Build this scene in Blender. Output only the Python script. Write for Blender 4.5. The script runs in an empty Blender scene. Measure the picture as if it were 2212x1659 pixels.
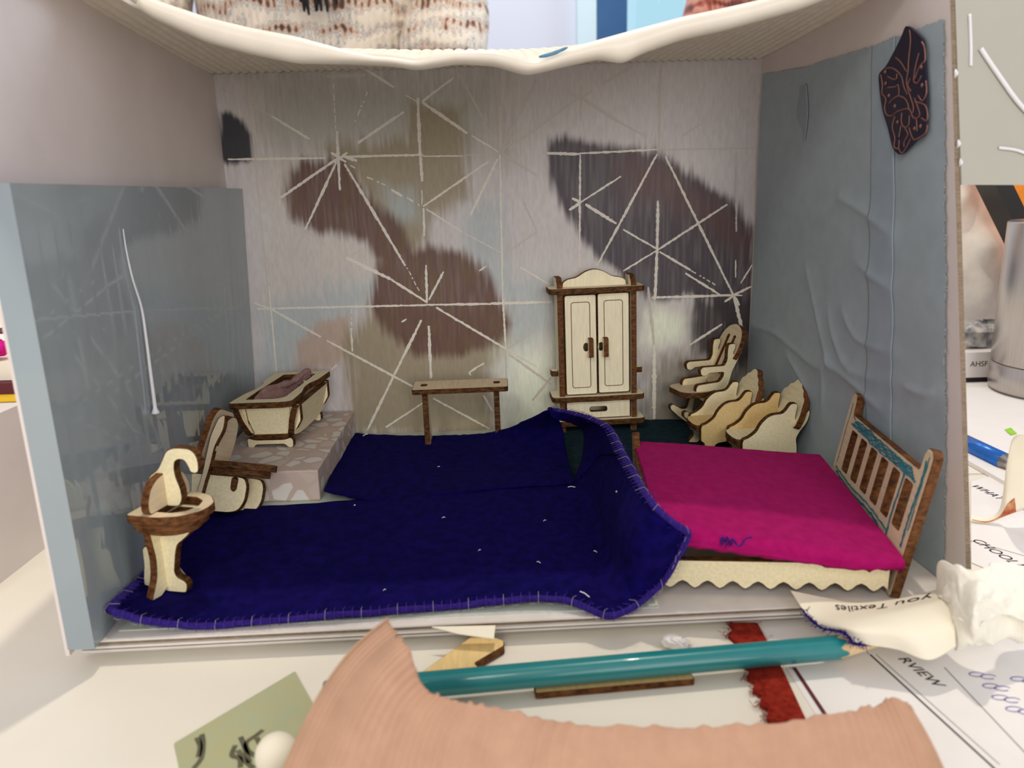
import bpy, math, random
import numpy as np
from mathutils import Vector, Matrix
from mathutils.geometry import tessellate_polygon

# ------------------------------------------------------------------ camera, world, lights
S = 0.01            # the builders below work in centimetres
sc = bpy.context.scene
COL = sc.collection
random.seed(7)
RNG = np.random.default_rng(7)

FPX = 1641.35
cam_d = bpy.data.cameras.new('camera')
cam = bpy.data.objects.new('camera', cam_d)
COL.objects.link(cam)
cam_d.sensor_width = 36.0
cam_d.lens = FPX / 2212 * 36.0
yaw, pitch, roll = 0.0069, 0.2460, -0.0297
fw = Vector((math.sin(yaw)*math.cos(pitch), math.cos(yaw)*math.cos(pitch), -math.sin(pitch)))
r0 = Vector((math.cos(yaw), -math.sin(yaw), 0)); u0 = r0.cross(fw)
rv = r0*math.cos(roll) + u0*math.sin(roll); uv = -r0*math.sin(roll) + u0*math.cos(roll)
cam.matrix_world = Matrix(((rv.x, uv.x, -fw.x, 14.0645*S), (rv.y, uv.y, -fw.y, -39.6261*S), (rv.z, uv.z, -fw.z, 12.4961*S), (0, 0, 0, 1)))
cam_d.clip_start = 0.01
cam_d.dof.use_dof = True
cam_d.dof.focus_distance = 0.34
cam_d.dof.aperture_fstop = 17
sc.camera = cam

vs = sc.view_settings
vs.view_transform = 'Standard'; vs.look = 'None'; vs.gamma = 1; vs.use_curve_mapping = False
vs.exposure = 0.0

world = bpy.data.worlds.new('room_ambient'); sc.world = world
world.use_nodes = True
bg = world.node_tree.nodes['Background']
bg.inputs[0].default_value = (0.92, 0.88, 0.93, 1); bg.inputs[1].default_value = 0.72

def area(name, loc, target, size, power, col):
    l = bpy.data.lights.new(name, 'AREA'); l.shape = 'DISK'; l.size = size*S; l.energy = power; l.color = col
    o = bpy.data.objects.new(name, l); COL.objects.link(o)
    o.location = Vector(loc)*S
    o.rotation_euler = (Vector(target)-Vector(loc)).to_track_quat('-Z', 'Y').to_euler()
    return o
area('ceiling_spot_lamp', (22, 20, 170), (14, -18, 0), 5, 10.5, (1.0, 0.9, 0.74))       # small warm ceiling lamp above and a little behind the box
area('front_ceiling_lamp', (-18, -112, 78), (14, -2, 5), 26, 2.6, (1.0, 0.93, 0.74))       # lamp over the photographer's left shoulder
area('front_fill_lamp', (70, -270, 62), (12, -4, 6), 130, 22, (1.0, 0.97, 0.94))      # added fill lamp behind the camera, brightens the box interior
area('rear_wall_fill', (10, 130, 190), (-6, 230, 50), 60, 16, (0.9, 0.95, 1.0))  # added fill lamp out of view, brightens the office wall
area('side_cool_fill', (250, 140, 75), (5, 40, 15), 110, 22, (0.72, 0.86, 1.0))    # added cool fill lamp out of view, stands in for window daylight

DATA = {
 'LINES': [(0.52,14.53,5.37,14.46,0.091,0,0),(6.03,14.49,10.24,14.48,0.099,0,0),(10.23,14.41,12.22,14.37,0.053,0,0),(12.22,14.39,14.0,14.44,0.038,0,1),(2.01,18.73,1.89,14.64,0.068,0,1),(1.89,14.64,1.79,7.18,0.068,0,1),(2.04,17.0,2.93,16.5,0.038,0,1),(2.93,16.5,4.68,15.37,0.099,0,0),(6.09,18.59,6.0,15.79,0.046,1,0),(6.05,15.72,5.96,12.88,0.114,0,0),(7.7,17.5,6.97,16.11,0.061,1,0),(7.04,15.13,9.41,16.53,0.114,0,0),(6.03,14.46,2.97,12.61,0.106,0,0),(5.9,14.25,4.04,11.0,0.106,0,0),(4.04,11.0,3.41,9.87,0.076,0,1),(6.3,14.16,9.01,9.02,0.114,0,0),(9.08,8.94,9.65,7.7,0.046,1,0),(6.26,14.52,6.94,14.29,0.122,0,0),(6.59,14.08,6.8,13.94,0.061,0,0),(5.68,14.71,6.38,14.23,0.106,0,0),(6.49,14.69,5.79,14.25,0.106,0,0),(7.36,13.49,8.26,13.07,0.061,1,0),(8.54,12.85,9.08,12.5,0.091,0,0),(9.3,12.43,9.94,12.01,0.061,1,0),(7.6,18.58,9.01,17.67,0.099,0,0),(9.53,17.31,10.09,16.99,0.038,0,0),(10.34,16.98,11.92,18.03,0.099,0,0),(10.14,17.16,10.09,14.48,0.137,0,0),(10.11,14.62,10.12,13.2,0.137,0,0),(10.08,12.77,10.04,12.04,0.046,0,0),(10.34,16.95,12.49,15.44,0.122,0,0),(12.71,15.32,14.0,14.51,0.076,0,0),(10.09,11.97,13.51,14.07,0.091,0,0),(10.12,11.89,10.08,10.49,0.091,0,0),(10.24,11.85,12.06,10.62,0.068,0,0),(12.13,10.58,14.03,9.51,0.038,0,0),(12.05,18.46,13.26,16.21,0.068,0,1),(13.46,15.72,14.01,14.73,0.046,0,1),(14.18,16.67,14.12,14.65,0.152,0,1),(16.0,17.85,14.23,14.72,0.084,0,1),(14.23,14.65,15.95,15.51,0.084,0,1),(14.22,14.37,15.91,13.32,0.099,0,1),(13.96,14.2,12.47,11.46,0.114,0,0),(14.07,14.37,13.98,6.8,0.076,0,0),(14.18,9.47,15.84,10.54,0.076,0,1),(15.13,12.22,15.84,10.62,0.076,0,1),(14.92,8.77,15.8,8.21,0.076,0,0),(3.07,11.4,4.15,10.89,0.091,0,1),(4.15,10.89,4.99,10.19,0.076,0,1),(6.0,9.53,8.2,8.36,0.152,0,0),(8.2,8.36,10.04,7.07,0.099,0,0),(10.08,9.03,10.02,7.07,0.106,0,0),(10.13,7.22,10.97,8.66,0.099,0,0),(12.81,8.64,13.2,8.89,0.068,0,0),(6.15,9.56,6.86,9.95,0.068,0,1),(0.56,17.86,1.1,17.58,0.061,0,1),(5.78,18.26,7.65,18.28,0.137,0,1),(16.42,14.38,18.05,14.29,0.114,0,0),(18.05,14.32,21.98,14.4,0.084,0,0),(21.98,14.4,26.96,14.33,0.046,0,1),(18.09,14.26,18.01,8.67,0.084,0,0),(18.11,11.95,17.51,11.57,0.114,0,0),(18.11,11.95,20.14,13.16,0.084,0,0),(18.11,11.95,17.66,12.15,0.091,0,0),(18.34,11.84,19.92,10.83,0.137,0,0),(20.27,10.53,22.07,9.46,0.084,0,0),(21.95,14.19,18.9,8.68,0.099,0,0),(22.36,14.07,26.08,6.97,0.099,0,0),(22.03,9.42,25.58,11.63,0.099,0,0),(22.03,9.42,22.03,11.91,0.122,0,0),(22.03,9.42,20.28,8.41,0.076,0,0),(22.03,9.42,21.96,6.86,0.129,0,0),(22.15,9.35,23.78,8.35,0.099,0,0),(23.78,8.35,25.12,7.54,0.053,1,0),(22.06,18.3,22.05,14.43,0.099,0,1),(19.2,17.53,20.68,18.33,0.114,0,1),(18.07,16.98,14.51,14.64,0.084,0,1),(18.22,16.91,20.05,15.75,0.099,0,1),(20.05,15.75,21.3,15.09,0.061,0,1),(18.15,17.52,18.14,15.87,0.076,0,1),(17.56,17.2,18.07,16.91,0.091,0,1),(18.07,16.91,18.73,17.27,0.091,0,1),(23.22,15.03,24.24,15.63,0.084,0,1),(25.92,14.18,26.09,10.24,0.084,0,1),(26.12,8.81,26.16,7.89,0.061,0,0),(21.8,6.98,26.08,6.97,0.106,0,0),(26.08,6.97,26.55,6.95,0.061,0,0),(26.08,6.97,26.99,7.4,0.099,0,0),(25.63,6.63,26.08,6.93,0.084,0,0),(26.16,6.89,26.41,6.42,0.099,0,0),(26.98,8.52,26.44,7.57,0.068,0,0),(14.95,8.77,16.46,7.8,0.084,0,0),(13.35,6.93,16.53,6.91,0.114,0,0),(1.04,7.34,1.93,6.96,0.076,0,0),(1.16,7.02,9.96,6.95,0.091,0,0),(9.96,6.96,15.77,6.88,0.099,0,0),(1.9,8.16,1.81,3.59,0.076,0,0),(1.93,6.96,4.33,5.43,0.099,0,0),(4.63,5.23,9.15,2.5,0.099,0,0),(9.68,6.17,8.0,3.15,0.114,0,0),(8.0,3.15,6.4,0.22,0.114,0,0),(10.05,5.85,10.01,3.0,0.129,0,0),(10.49,6.81,14.06,4.49,0.099,0,0),(14.06,4.49,15.7,3.47,0.068,0,0),(14.0,7.09,14.06,4.49,0.084,0,0),(14.05,4.49,14.05,2.71,0.068,0,1),(14.14,4.49,15.75,5.55,0.068,0,1),(5.97,5.86,5.93,4.59,0.084,0,0),(6.05,6.87,5.97,5.86,0.046,1,0),(8.63,6.09,8.91,6.24,0.076,0,0),(4.73,3.66,5.06,3.89,0.091,0,0),(12.05,3.26,12.9,3.76,0.084,0,0),(12.05,3.26,12.16,3.1,0.091,0,0),(7.41,0.35,9.58,1.7,0.091,0,0),(10.07,1.89,13.04,0.08,0.084,0,0),(12.79,1.97,13.24,1.08,0.091,0,0),(4.49,1.87,4.91,1.19,0.084,0,0),(21.96,4.45,22.03,0.33,0.167,0,0),(15.41,1.6,16.44,2.85,0.095,0,1),(21.59,7.54,21.96,4.45,0.119,0,1),(26.11,6.92,26.68,4.93,0.143,0,0),(25.5,6.93,23.52,8.2,0.095,0,0),(14.24,4.19,16.43,2.47,0.095,0,1),(23.86,4.39,25.55,5.46,0.095,0,0)],
 'BLOBS': [('green',1.7,[(2.22,18.88),(14.21,18.57),(14.31,14.46),(13.14,14.05),(3.0,14.45),(1.88,14.81)]),('olive',0.5,[(5.34,14.94),(9.51,15.26),(9.83,16.88),(12.32,16.59),(12.35,14.52),(12.37,12.27),(10.68,11.4),(9.61,9.34),(8.25,10.32),(7.24,12.65)]),('pale',0.7,[(2.04,14.14),(3.88,14.09),(3.15,11.39),(4.96,10.65),(7.3,10.34),(7.93,9.15),(7.09,7.5),(1.28,7.19)]),('blue',0.7,[(8.21,13.07),(9.59,12.81),(9.97,11.42),(8.31,11.24)]),('blue',0.7,[(12.35,11.82),(14.23,11.99),(14.21,7.28),(13.4,8.27),(12.02,9.74)]),('blue',0.8,[(1.25,6.95),(5.71,8.26),(7.88,8.44),(6.8,6.78),(4.25,5.38),(2.86,3.67),(0.86,3.35)]),('blue',0.8,[(13.88,8.25),(16.29,8.42),(16.73,5.73),(14.22,3.56)]),('pink',0.4,[(3.0,5.05),(4.34,6.37),(5.81,6.57),(6.14,4.57),(4.83,3.61),(2.86,3.67)]),('olive',0.6,[(5.45,5.1),(7.06,7.01),(14.07,6.8),(14.24,4.32),(13.22,3.34),(13.6,-0.31),(5.53,-0.04),(5.47,2.31)]),('brown',0.35,[(3.09,12.65),(3.44,13.84),(4.26,14.41),(6.21,14.31),(6.95,13.44),(7.46,12.41),(8.56,11.47),(9.1,10.64),(9.4,9.7),(10.37,9.97),(12.02,9.74),(13.17,8.63),(13.96,7.05),(14.41,5.81),(13.88,4.7),(11.78,4.27),(9.31,4.22),(7.68,5.52),(7.06,7.01),(7.52,8.45),(7.71,9.39),(7.07,10.35),(5.92,10.73),(4.51,10.89),(3.41,11.62)]),('slate',0.18,[(0.3,16.9),(0.97,16.8),(1.5,16.46),(1.89,15.69),(1.8,14.48),(1.49,14.34),(-0.0,14.42)]),('dark',0.3,[(16.35,14.41),(16.63,14.95),(17.44,15.17),(19.17,14.77),(21.96,14.29),(23.38,13.43),(25.78,11.84),(26.91,10.42),(27.55,4.9),(25.55,5.46),(24.65,6.72),(23.55,6.99),(22.58,6.66),(21.48,7.06),(20.38,8.06),(19.17,8.93),(17.87,10.5),(16.94,11.91),(16.37,13.4)]),('rust',0.9,[(19.87,14.09),(21.96,14.14),(23.38,13.09),(25.56,11.43),(26.81,10.0),(26.36,9.31),(24.4,10.54),(22.48,11.75),(20.59,12.03)]),('dark2',0.5,[(23.59,5.52),(24.03,6.98),(27.45,6.88),(27.65,2.88),(25.65,2.94),(24.13,3.75)]),('olive2',0.8,[(22.39,4.06),(24.12,4.0),(25.65,2.94),(27.65,2.88),(27.82,-0.52),(21.2,-0.3),(21.91,3.06)]),('white',0.6,[(21.49,6.08),(22.59,6.41),(23.7,5.76),(23.61,4.77),(22.38,4.31),(21.27,4.6)]),('white',1.2,[(14.0,4.32),(16.71,4.74),(16.64,0.12),(13.86,-0.06)])],
 'WING': [(-12.98,17.42),(-13.25,17.32),(-14.09,16.79),(-14.31,15.95),(-14.57,15.1),(-14.7,14.09),(-14.6,13.89),(-14.2,13.79),(-13.49,13.39),(-13.32,13.36),(-12.89,13.56),(-12.44,14.33),(-12.06,14.81),(-11.76,15.44),(-11.56,16.03),(-11.61,16.18),(-12.0,16.32),(-12.45,16.75),(-12.8,17.11)],
 'VEINS': [[(-13.26,17.23),(-13.38,16.88),(-13.37,16.31),(-13.4,15.99),(-13.37,15.62),(-13.6,15.25),(-13.73,15.07),(-13.9,14.82),(-13.9,14.63)],[(-12.58,16.51),(-12.93,16.3),(-13.28,16.0),(-13.4,15.99)],[(-11.99,16.26),(-12.37,16.22),(-12.77,16.05),(-13.06,15.82),(-13.23,15.53),(-13.48,15.24)],[(-12.18,15.98),(-12.54,15.84),(-12.75,15.84),(-12.73,15.98)],[(-12.24,15.62),(-12.69,15.58),(-12.87,15.61),(-12.98,15.38),(-12.98,15.27),(-13.33,15.15),(-13.56,14.96)],[(-12.43,15.1),(-12.6,15.2),(-12.98,15.27)],[(-11.72,16.1),(-11.89,15.74),(-11.9,15.48),(-12.19,15.25),(-12.15,14.98),(-12.33,14.73),(-12.69,14.67),(-12.99,14.77),(-13.64,14.78),(-13.93,14.5),(-14.17,14.45),(-14.3,14.54),(-14.17,14.76),(-13.92,15.08)],[(-14.01,16.74),(-14.18,16.56),(-14.29,16.16),(-14.04,16.02),(-13.82,15.69),(-13.76,15.62),(-13.99,15.53),(-14.19,15.72)],[(-14.45,15.53),(-14.54,15.16),(-14.37,14.95),(-14.1,15.14)],[(-13.92,16.42),(-13.8,16.03),(-13.76,15.62)],[(-13.94,14.97),(-14.33,14.88),(-14.59,14.75),(-14.73,14.45),(-14.66,14.33),(-14.41,14.43)],[(-12.85,14.63),(-12.75,14.3),(-12.97,13.93),(-12.97,13.65),(-13.24,13.58),(-13.25,13.85)],[(-13.25,14.7),(-13.28,14.4),(-13.48,14.23),(-13.72,14.28),(-13.72,14.57)],[(-13.27,14.29),(-13.21,13.94)],[(-13.51,14.21),(-13.73,13.98),(-13.56,13.78),(-13.57,13.61)],[(-13.76,14.19),(-13.99,13.88),(-14.19,13.8),(-14.68,13.94),(-14.77,14.19)],[(-14.13,14.43),(-14.24,14.05)],[(-13.27,13.57),(-13.47,13.41),(-13.7,13.58),(-13.9,13.83)],[(-13.56,14.96),(-13.66,14.76)],[(-13.69,15.32),(-13.46,15.53),(-13.57,15.73)]],
 'DOTS': [(-12.0,16.15),(-12.09,15.77),(-12.37,15.34),(-12.8,14.96),(-13.05,14.43),(-14.09,14.14),(-14.41,14.18),(-14.14,15.98),(-14.28,15.42)],
 'GLUERUN': [(-14.15,11.73),(-14.15,11.05),(-14.01,10.13),(-13.65,9.07),(-13.64,8.02),(-13.69,6.89),(-13.74,5.73),(-13.77,5.32)],
 'RUGF': [[(1.79,-19.1,0.72),(4.18,-19.15,0.12),(8.29,-18.92,0.12),(12.49,-18.55,0.12),(15.07,-18.52,0.25),(16.17,-18.88,0.15),(17.09,-19.38,0.1),(18.56,-18.56,0.6),(19.35,-18.93,2.45)],[(1.59,-15.43,0.28),(4.1,-15.8,0.12),(8.35,-16.41,0.12),(12.38,-16.26,0.15),(15.05,-16.07,0.3),(16.31,-16.16,0.3),(17.2,-16.48,0.35),(17.8,-18.53,1.7),(18.7,-18.82,2.9)],[(1.68,-12.92,0.12),(4.19,-13.11,0.12),(8.05,-13.2,0.12),(12.23,-13.08,0.2),(15.05,-12.68,0.3),(16.28,-12.89,0.35),(17.22,-13.08,0.5),(17.64,-16.59,2.3),(18.22,-17.98,3.3)],[(1.48,-10.54,0.12),(3.81,-10.12,0.12),(7.6,-9.82,0.15),(12.07,-9.61,0.35),(15.4,-9.42,0.45),(16.76,-9.66,0.5),(17.39,-9.24,0.9),(17.95,-9.5,1.7),(18.16,-13.62,3.15)]],
 'RUGL': [[(16.76,-9.66,0.5),(17.39,-9.24,0.9),(17.95,-9.5,1.7),(18.16,-13.62,3.15)],[(17.42,-7.47,1.0),(17.63,-8.02,1.4),(17.9,-9.16,2.2),(18.22,-11.34,3.05)],[(17.56,-6.25,1.8),(17.67,-7.18,2.2),(17.79,-8.45,2.7),(18.03,-10.06,3.15)],[(16.93,-6.83,2.4),(17.0,-7.21,2.6),(17.09,-7.63,2.85),(17.22,-8.2,3.1)],[(15.99,-7.02,2.75),(15.99,-7.0,2.85),(15.95,-6.97,2.95),(15.9,-6.76,3.0)]],
 'RUGB': [[(6.14,-9.25,0.45),(8.04,-10.01,0.3),(9.76,-9.99,0.25),(12.09,-9.96,0.45),(14.41,-9.79,0.55),(16.74,-9.81,0.6)],[(5.85,-5.1,0.2),(7.53,-5.89,0.2),(9.73,-6.09,0.2),(11.89,-6.12,0.25),(14.27,-6.4,0.5),(16.71,-6.84,0.8)],[(5.83,-2.48,0.2),(7.5,-2.86,0.2),(9.87,-3.1,0.2),(11.75,-3.21,0.25),(14.09,-3.92,0.7),(16.55,-5.46,1.7)],[(5.85,-0.54,0.2),(7.46,-1.03,0.2),(9.96,-1.45,0.2),(11.93,-1.8,0.3),(13.88,-3.26,1.0),(16.01,-6.65,2.9)]],
 'OFFCUT': [(12.95,-18.91,-0.47),(13.74,-19.45,-0.47),(13.75,-19.72,-0.47),(12.89,-20.54,-0.47),(13.03,-20.74,-0.47),(12.97,-20.91,-0.47),(11.7,-21.26,-0.47),(11.31,-21.15,-0.47),(11.35,-20.93,-0.47)],
 'GREEN': [(5.38,-23.12,-0.7),(7.68,-20.26,-0.7),(8.71,-22.0,-0.7),(9.39,-25.45,-0.7),(6.39,-24.91,-0.7)],
 'GREENMARK': [[(5.97,-22.82),(6.15,-23.2),(6.29,-23.7),(6.23,-24.03)],[(5.89,-22.94),(6.1,-23.26),(6.2,-23.64)],[(7.51,-22.74),(7.4,-22.93),(7.23,-23.19),(7.37,-23.49),(7.63,-23.68)],[(7.01,-22.97),(7.22,-23.31),(7.54,-23.9)],[(6.98,-23.27),(7.02,-23.62),(7.25,-23.75),(7.37,-24.06)],[(7.43,-23.02),(7.63,-23.33),(7.62,-23.56)],[(7.11,-23.45),(7.39,-23.81),(7.7,-24.1)]],
 'RED': [(21.57,-18.73,-0.68),(21.55,-19.61,-0.68),(21.51,-21.08,-0.68),(21.35,-23.15,-0.68),(21.14,-23.84,-0.68),(20.39,-23.89,-0.68),(20.45,-23.31,-0.68),(20.39,-23.05,-0.68),(20.57,-22.7,-0.68),(20.39,-22.51,-0.68),(20.57,-22.14,-0.68),(20.38,-21.94,-0.68),(20.59,-21.61,-0.68),(20.4,-21.4,-0.68),(20.64,-21.03,-0.68),(20.49,-20.81,-0.68),(20.72,-20.38,-0.68),(20.67,-19.8,-0.68),(20.49,-19.3,-0.68),(20.77,-18.99,-0.68),(20.72,-18.68,-0.68)],
 'LIPL': [(0.91,-13.0,19.39),(2.65,-13.0,18.26),(4.32,-13.0,17.51),(5.77,-13.0,17.11),(7.24,-13.0,16.8),(9.04,-13.0,16.72),(10.39,-13.0,16.63),(11.29,-13.0,16.48),(11.89,-13.0,16.55),(12.65,-13.0,16.64),(13.86,-13.0,16.54),(14.91,-13.0,16.23),(15.37,-13.0,16.29),(16.13,-13.0,16.44),(17.35,-13.0,16.66),(18.18,-13.0,16.5),(18.86,-13.0,16.8),(20.21,-13.0,17.19),(21.41,-13.0,17.39),(22.75,-13.0,17.68),(24.09,-13.0,17.99),(26.42,-13.0,18.74)],
 'LIPU': [(0.98,-13.0,19.79),(2.87,-13.0,18.8),(4.42,-13.0,18.27),(5.86,-13.0,17.91),(7.32,-13.0,17.62),(9.07,-13.0,17.13),(10.4,-13.0,16.84),(11.3,-13.0,16.76),(11.92,-13.0,16.94),(12.67,-13.0,17.06),(13.88,-13.0,17.03),(14.78,-13.0,16.81),(15.23,-13.0,16.63),(16.14,-13.0,16.97),(17.35,-13.0,17.26),(18.17,-13.0,17.45),(18.85,-13.0,17.6),(20.19,-13.0,17.89),(21.39,-13.0,18.08),(22.72,-13.0,18.32),(24.04,-13.0,18.67),(26.38,-13.0,19.28)],
 'PINKT': [(11.28,-24.6,3.49),(11.48,-24.7,3.15),(11.72,-24.85,2.92),(12.03,-25.0,2.06),(12.59,-25.2,1.88),(13.39,-25.3,1.71),(14.59,-25.4,1.44),(15.87,-25.6,1.34),(17.67,-25.6,1.24),(19.41,-25.5,1.19),(21.01,-25.3,1.17),(21.91,-25.1,1.21),(22.52,-25.0,1.33),(22.83,-25.1,1.1)],
 'PINKB': [(8.4,-27.15,-0.73),(8.97,-27.17,-0.73),(9.53,-27.2,-0.73),(10.65,-27.24,-0.73),(11.49,-27.28,-0.73),(12.42,-27.32,-0.73),(13.89,-27.38,-0.73),(15.45,-27.44,-0.73),(17.36,-27.52,-0.73),(19.26,-27.59,-0.73),(20.87,-27.66,-0.73),(21.85,-27.7,-0.73),(22.65,-27.73,-0.73),(23.09,-27.75,-0.73)],
 'TORN0': [(22.58,-18.63,0.35),(23.47,-19.01,0.3),(24.33,-19.28,0.25),(25.61,-19.23,0.3),(27.03,-18.92,0.4)],
 'TORN05': [(22.65,-19.6,0.2),(23.23,-19.89,0.35),(23.91,-20.16,0.5),(24.98,-20.14,0.6),(26.49,-19.94,0.75)],
 'TORN1': [(22.86,-20.35,0.15),(23.13,-20.87,0.55),(23.78,-20.98,0.75),(24.75,-20.93,0.9),(26.18,-20.65,1.0)],
 'TORN15': [(23.18,-21.0,0.4),(23.35,-21.37,0.6),(24.0,-21.57,0.7),(24.81,-21.7,0.75),(25.92,-21.48,0.85)],
 'TORN2': [(23.29,-21.35,0.3),(23.74,-21.54,0.28),(24.34,-21.72,0.25),(25.01,-22.07,0.15),(25.9,-21.72,0.3)],
 'TISS': [(26.51,-19.45,0.5),(26.44,-20.02,1.9),(26.85,-20.73,2.1),(28.03,-19.94,1.9),(28.92,-20.03,1.7),(26.15,-20.5,0.9),(26.09,-21.05,1.5),(26.18,-21.88,1.9),(27.41,-21.06,1.6),(28.34,-20.97,1.3),(26.0,-21.1,0.9),(25.92,-21.82,1.2),(26.22,-22.12,1.3),(27.36,-21.35,1.0),(28.24,-21.31,0.8),(25.94,-21.56,0.2),(26.21,-21.73,0.3),(26.99,-21.3,0.2),(27.79,-20.96,0.1),(28.57,-21.08,0.0)],
 'TABLE_LINES': [([(24.31,-20.37),(25.06,-24.92)],0.06),([(24.48,-20.38),(25.25,-24.79)],0.02),([(26.06,-21.09),(26.08,-24.68)],0.025),([(21.92,-20.86),(21.98,-23.19)],0.12)],
 'SHEETA': [(21.66,-18.31),(23.49,-18.42),(29.55,-17.83),(29.61,-20.86),(25.96,-26.32),(21.79,-26.13)],
 'RV': [(24.98,-20.59),(25.28,-21.68),(24.65,-20.23)],
 'SH2': [(34.88,-7.71),(38.27,-6.23),(31.73,-17.94),(30.39,-15.17)],
 'SCHOOL': [(31.4,-13.42),(31.59,-14.76)],
 'WHAT': [(34.51,-8.18),(34.75,-9.63)],
 'HW': [(26.75,-21.45),(26.81,-21.96),(26.76,-22.44),(26.82,-22.91),(27.73,-21.71)],
 'FEND': [(33.64,-11.69),(34.04,-13.01)],
 'CURL0': [(32.44,-11.69,-0.5),(32.98,-11.95,-0.5),(33.27,-12.13,0.0),(32.63,-13.09,2.2),(32.34,-13.68,3.4),(32.65,-14.05,3.6)],
 'CURL1': [(32.27,-11.98,-0.6),(32.77,-12.17,-0.65),(33.19,-12.33,-0.4),(33.45,-12.45,-0.2),(34.07,-12.42,0.0),(34.96,-12.28,0.2)],
 'BPEN': [(36.87,-2.82,-0.3),(37.15,-6.96,-0.3)],
 'GSTICK': [(40.55,-1.25,-0.6),(41.06,-0.97,-0.6),(40.76,-1.91,-0.6),(40.27,-2.18,-0.6)],
 'WRINK': [[(-0.87,5.46),(-3.56,5.57),(-5.98,5.24),(-7.71,4.97),(-9.25,5.02)],[(-6.57,8.94),(-7.93,7.01),(-9.2,5.36),(-9.95,5.12)],[(-9.2,5.36),(-11.65,4.91),(-13.69,4.45)],[(-8.87,7.45),(-9.51,6.41),(-11.03,5.43),(-13.93,5.69)],[(-9.1,11.95),(-11.1,11.41),(-12.99,10.74)],[(-10.89,9.56),(-12.15,9.16),(-13.39,8.91)],[(-10.01,7.62),(-11.35,6.75),(-13.76,6.71)],[(-14.62,5.72),(-15.6,5.72),(-16.47,5.91)],[(-5.29,4.77),(-6.89,4.02),(-7.65,3.58)],[(-8.77,4.9),(-8.92,3.92),(-8.92,3.06)]],
 'STAIN': [(-4.82,16.64),(-5.45,16.65),(-5.54,16.23),(-5.72,15.67),(-5.74,15.35),(-5.71,14.78),(-5.57,14.27),(-5.29,14.84),(-5.06,15.02),(-4.66,15.45),(-4.68,15.78),(-4.79,16.1)],
}

# ------------------------------------------------------------------ materials
def hexc(h):
    h = h.lstrip('#'); v = [int(h[i:i+2], 16)/255 for i in (0, 2, 4)]
    return tuple(x/12.92 if x <= .04045 else ((x+.055)/1.055)**2.4 for x in v)

def mat(name, col, rough=.6, spec=.3, var=.08, scale=150, stretch=(1, 1, 1), bump=0, bscale=600, bstretch=(1, 1, 1), sheen=0, col2=None, metal=0, trans=0, detail=4, sub=0, coat=0):
    m = bpy.data.materials.new(name); m.use_nodes = True
    nt = m.node_tree; N = nt.nodes; L = nt.links
    b = N['Principled BSDF']
    b.inputs['Roughness'].default_value = rough
    b.inputs['Specular IOR Level'].default_value = spec
    b.inputs['Metallic'].default_value = metal
    b.inputs['Sheen Weight'].default_value = sheen
    b.inputs['Coat Weight'].default_value = coat
    if trans: b.inputs['Transmission Weight'].default_value = trans
    if sub:
        b.inputs['Subsurface Weight'].default_value = sub; b.inputs['Subsurface Scale'].default_value = .004
    c = hexc(col) if isinstance(col, str) else col
    if col2 is None:
        ca = tuple(min(1, x*(1-var)) for x in c); cb = tuple(min(1, x*(1+var)) for x in c)
    else:
        ca = c; cb = hexc(col2) if isinstance(col2, str) else col2
    tc = N.new('ShaderNodeTexCoord')
    mp = N.new('ShaderNodeMapping'); mp.inputs['Scale'].default_value = stretch
    L.new(tc.outputs['Object'], mp.inputs['Vector'])
    nz = N.new('ShaderNodeTexNoise'); nz.inputs['Scale'].default_value = scale; nz.inputs['Detail'].default_value = detail
    L.new(mp.outputs[0], nz.inputs['Vector'])
    rp = N.new('ShaderNodeValToRGB')
    rp.color_ramp.elements[0].position = .33; rp.color_ramp.elements[1].position = .67
    rp.color_ramp.elements[0].color = (*ca, 1); rp.color_ramp.elements[1].color = (*cb, 1)
    L.new(nz.outputs['Fac'], rp.inputs[0]); L.new(rp.outputs[0], b.inputs['Base Color'])
    if sheen:
        b.inputs['Sheen Tint'].default_value = (*[min(1, x*1.5+.1) for x in c], 1); b.inputs['Sheen Roughness'].default_value = .5
    if bump:
        mp2 = N.new('ShaderNodeMapping'); mp2.inputs['Scale'].default_value = bstretch
        L.new(tc.outputs['Object'], mp2.inputs['Vector'])
        n2 = N.new('ShaderNodeTexNoise'); n2.inputs['Scale'].default_value = bscale; n2.inputs['Detail'].default_value = 3
        L.new(mp2.outputs[0], n2.inputs['Vector'])
        bp = N.new('ShaderNodeBump'); bp.inputs['Strength'].default_value = bump; bp.inputs['Distance'].default_value = .0006
        L.new(n2.outputs['Fac'], bp.inputs['Height']); L.new(bp.outputs[0], b.inputs['Normal'])
    return m

def emit(name, col, strength):
    m = bpy.data.materials.new(name); m.use_nodes = True
    nt = m.node_tree; nt.nodes.remove(nt.nodes['Principled BSDF'])
    e = nt.nodes.new('ShaderNodeEmission'); e.inputs[0].default_value = (*hexc(col), 1); e.inputs[1].default_value = strength
    nt.links.new(e.outputs[0], nt.nodes['Material Output'].inputs[0])
    return m

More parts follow.
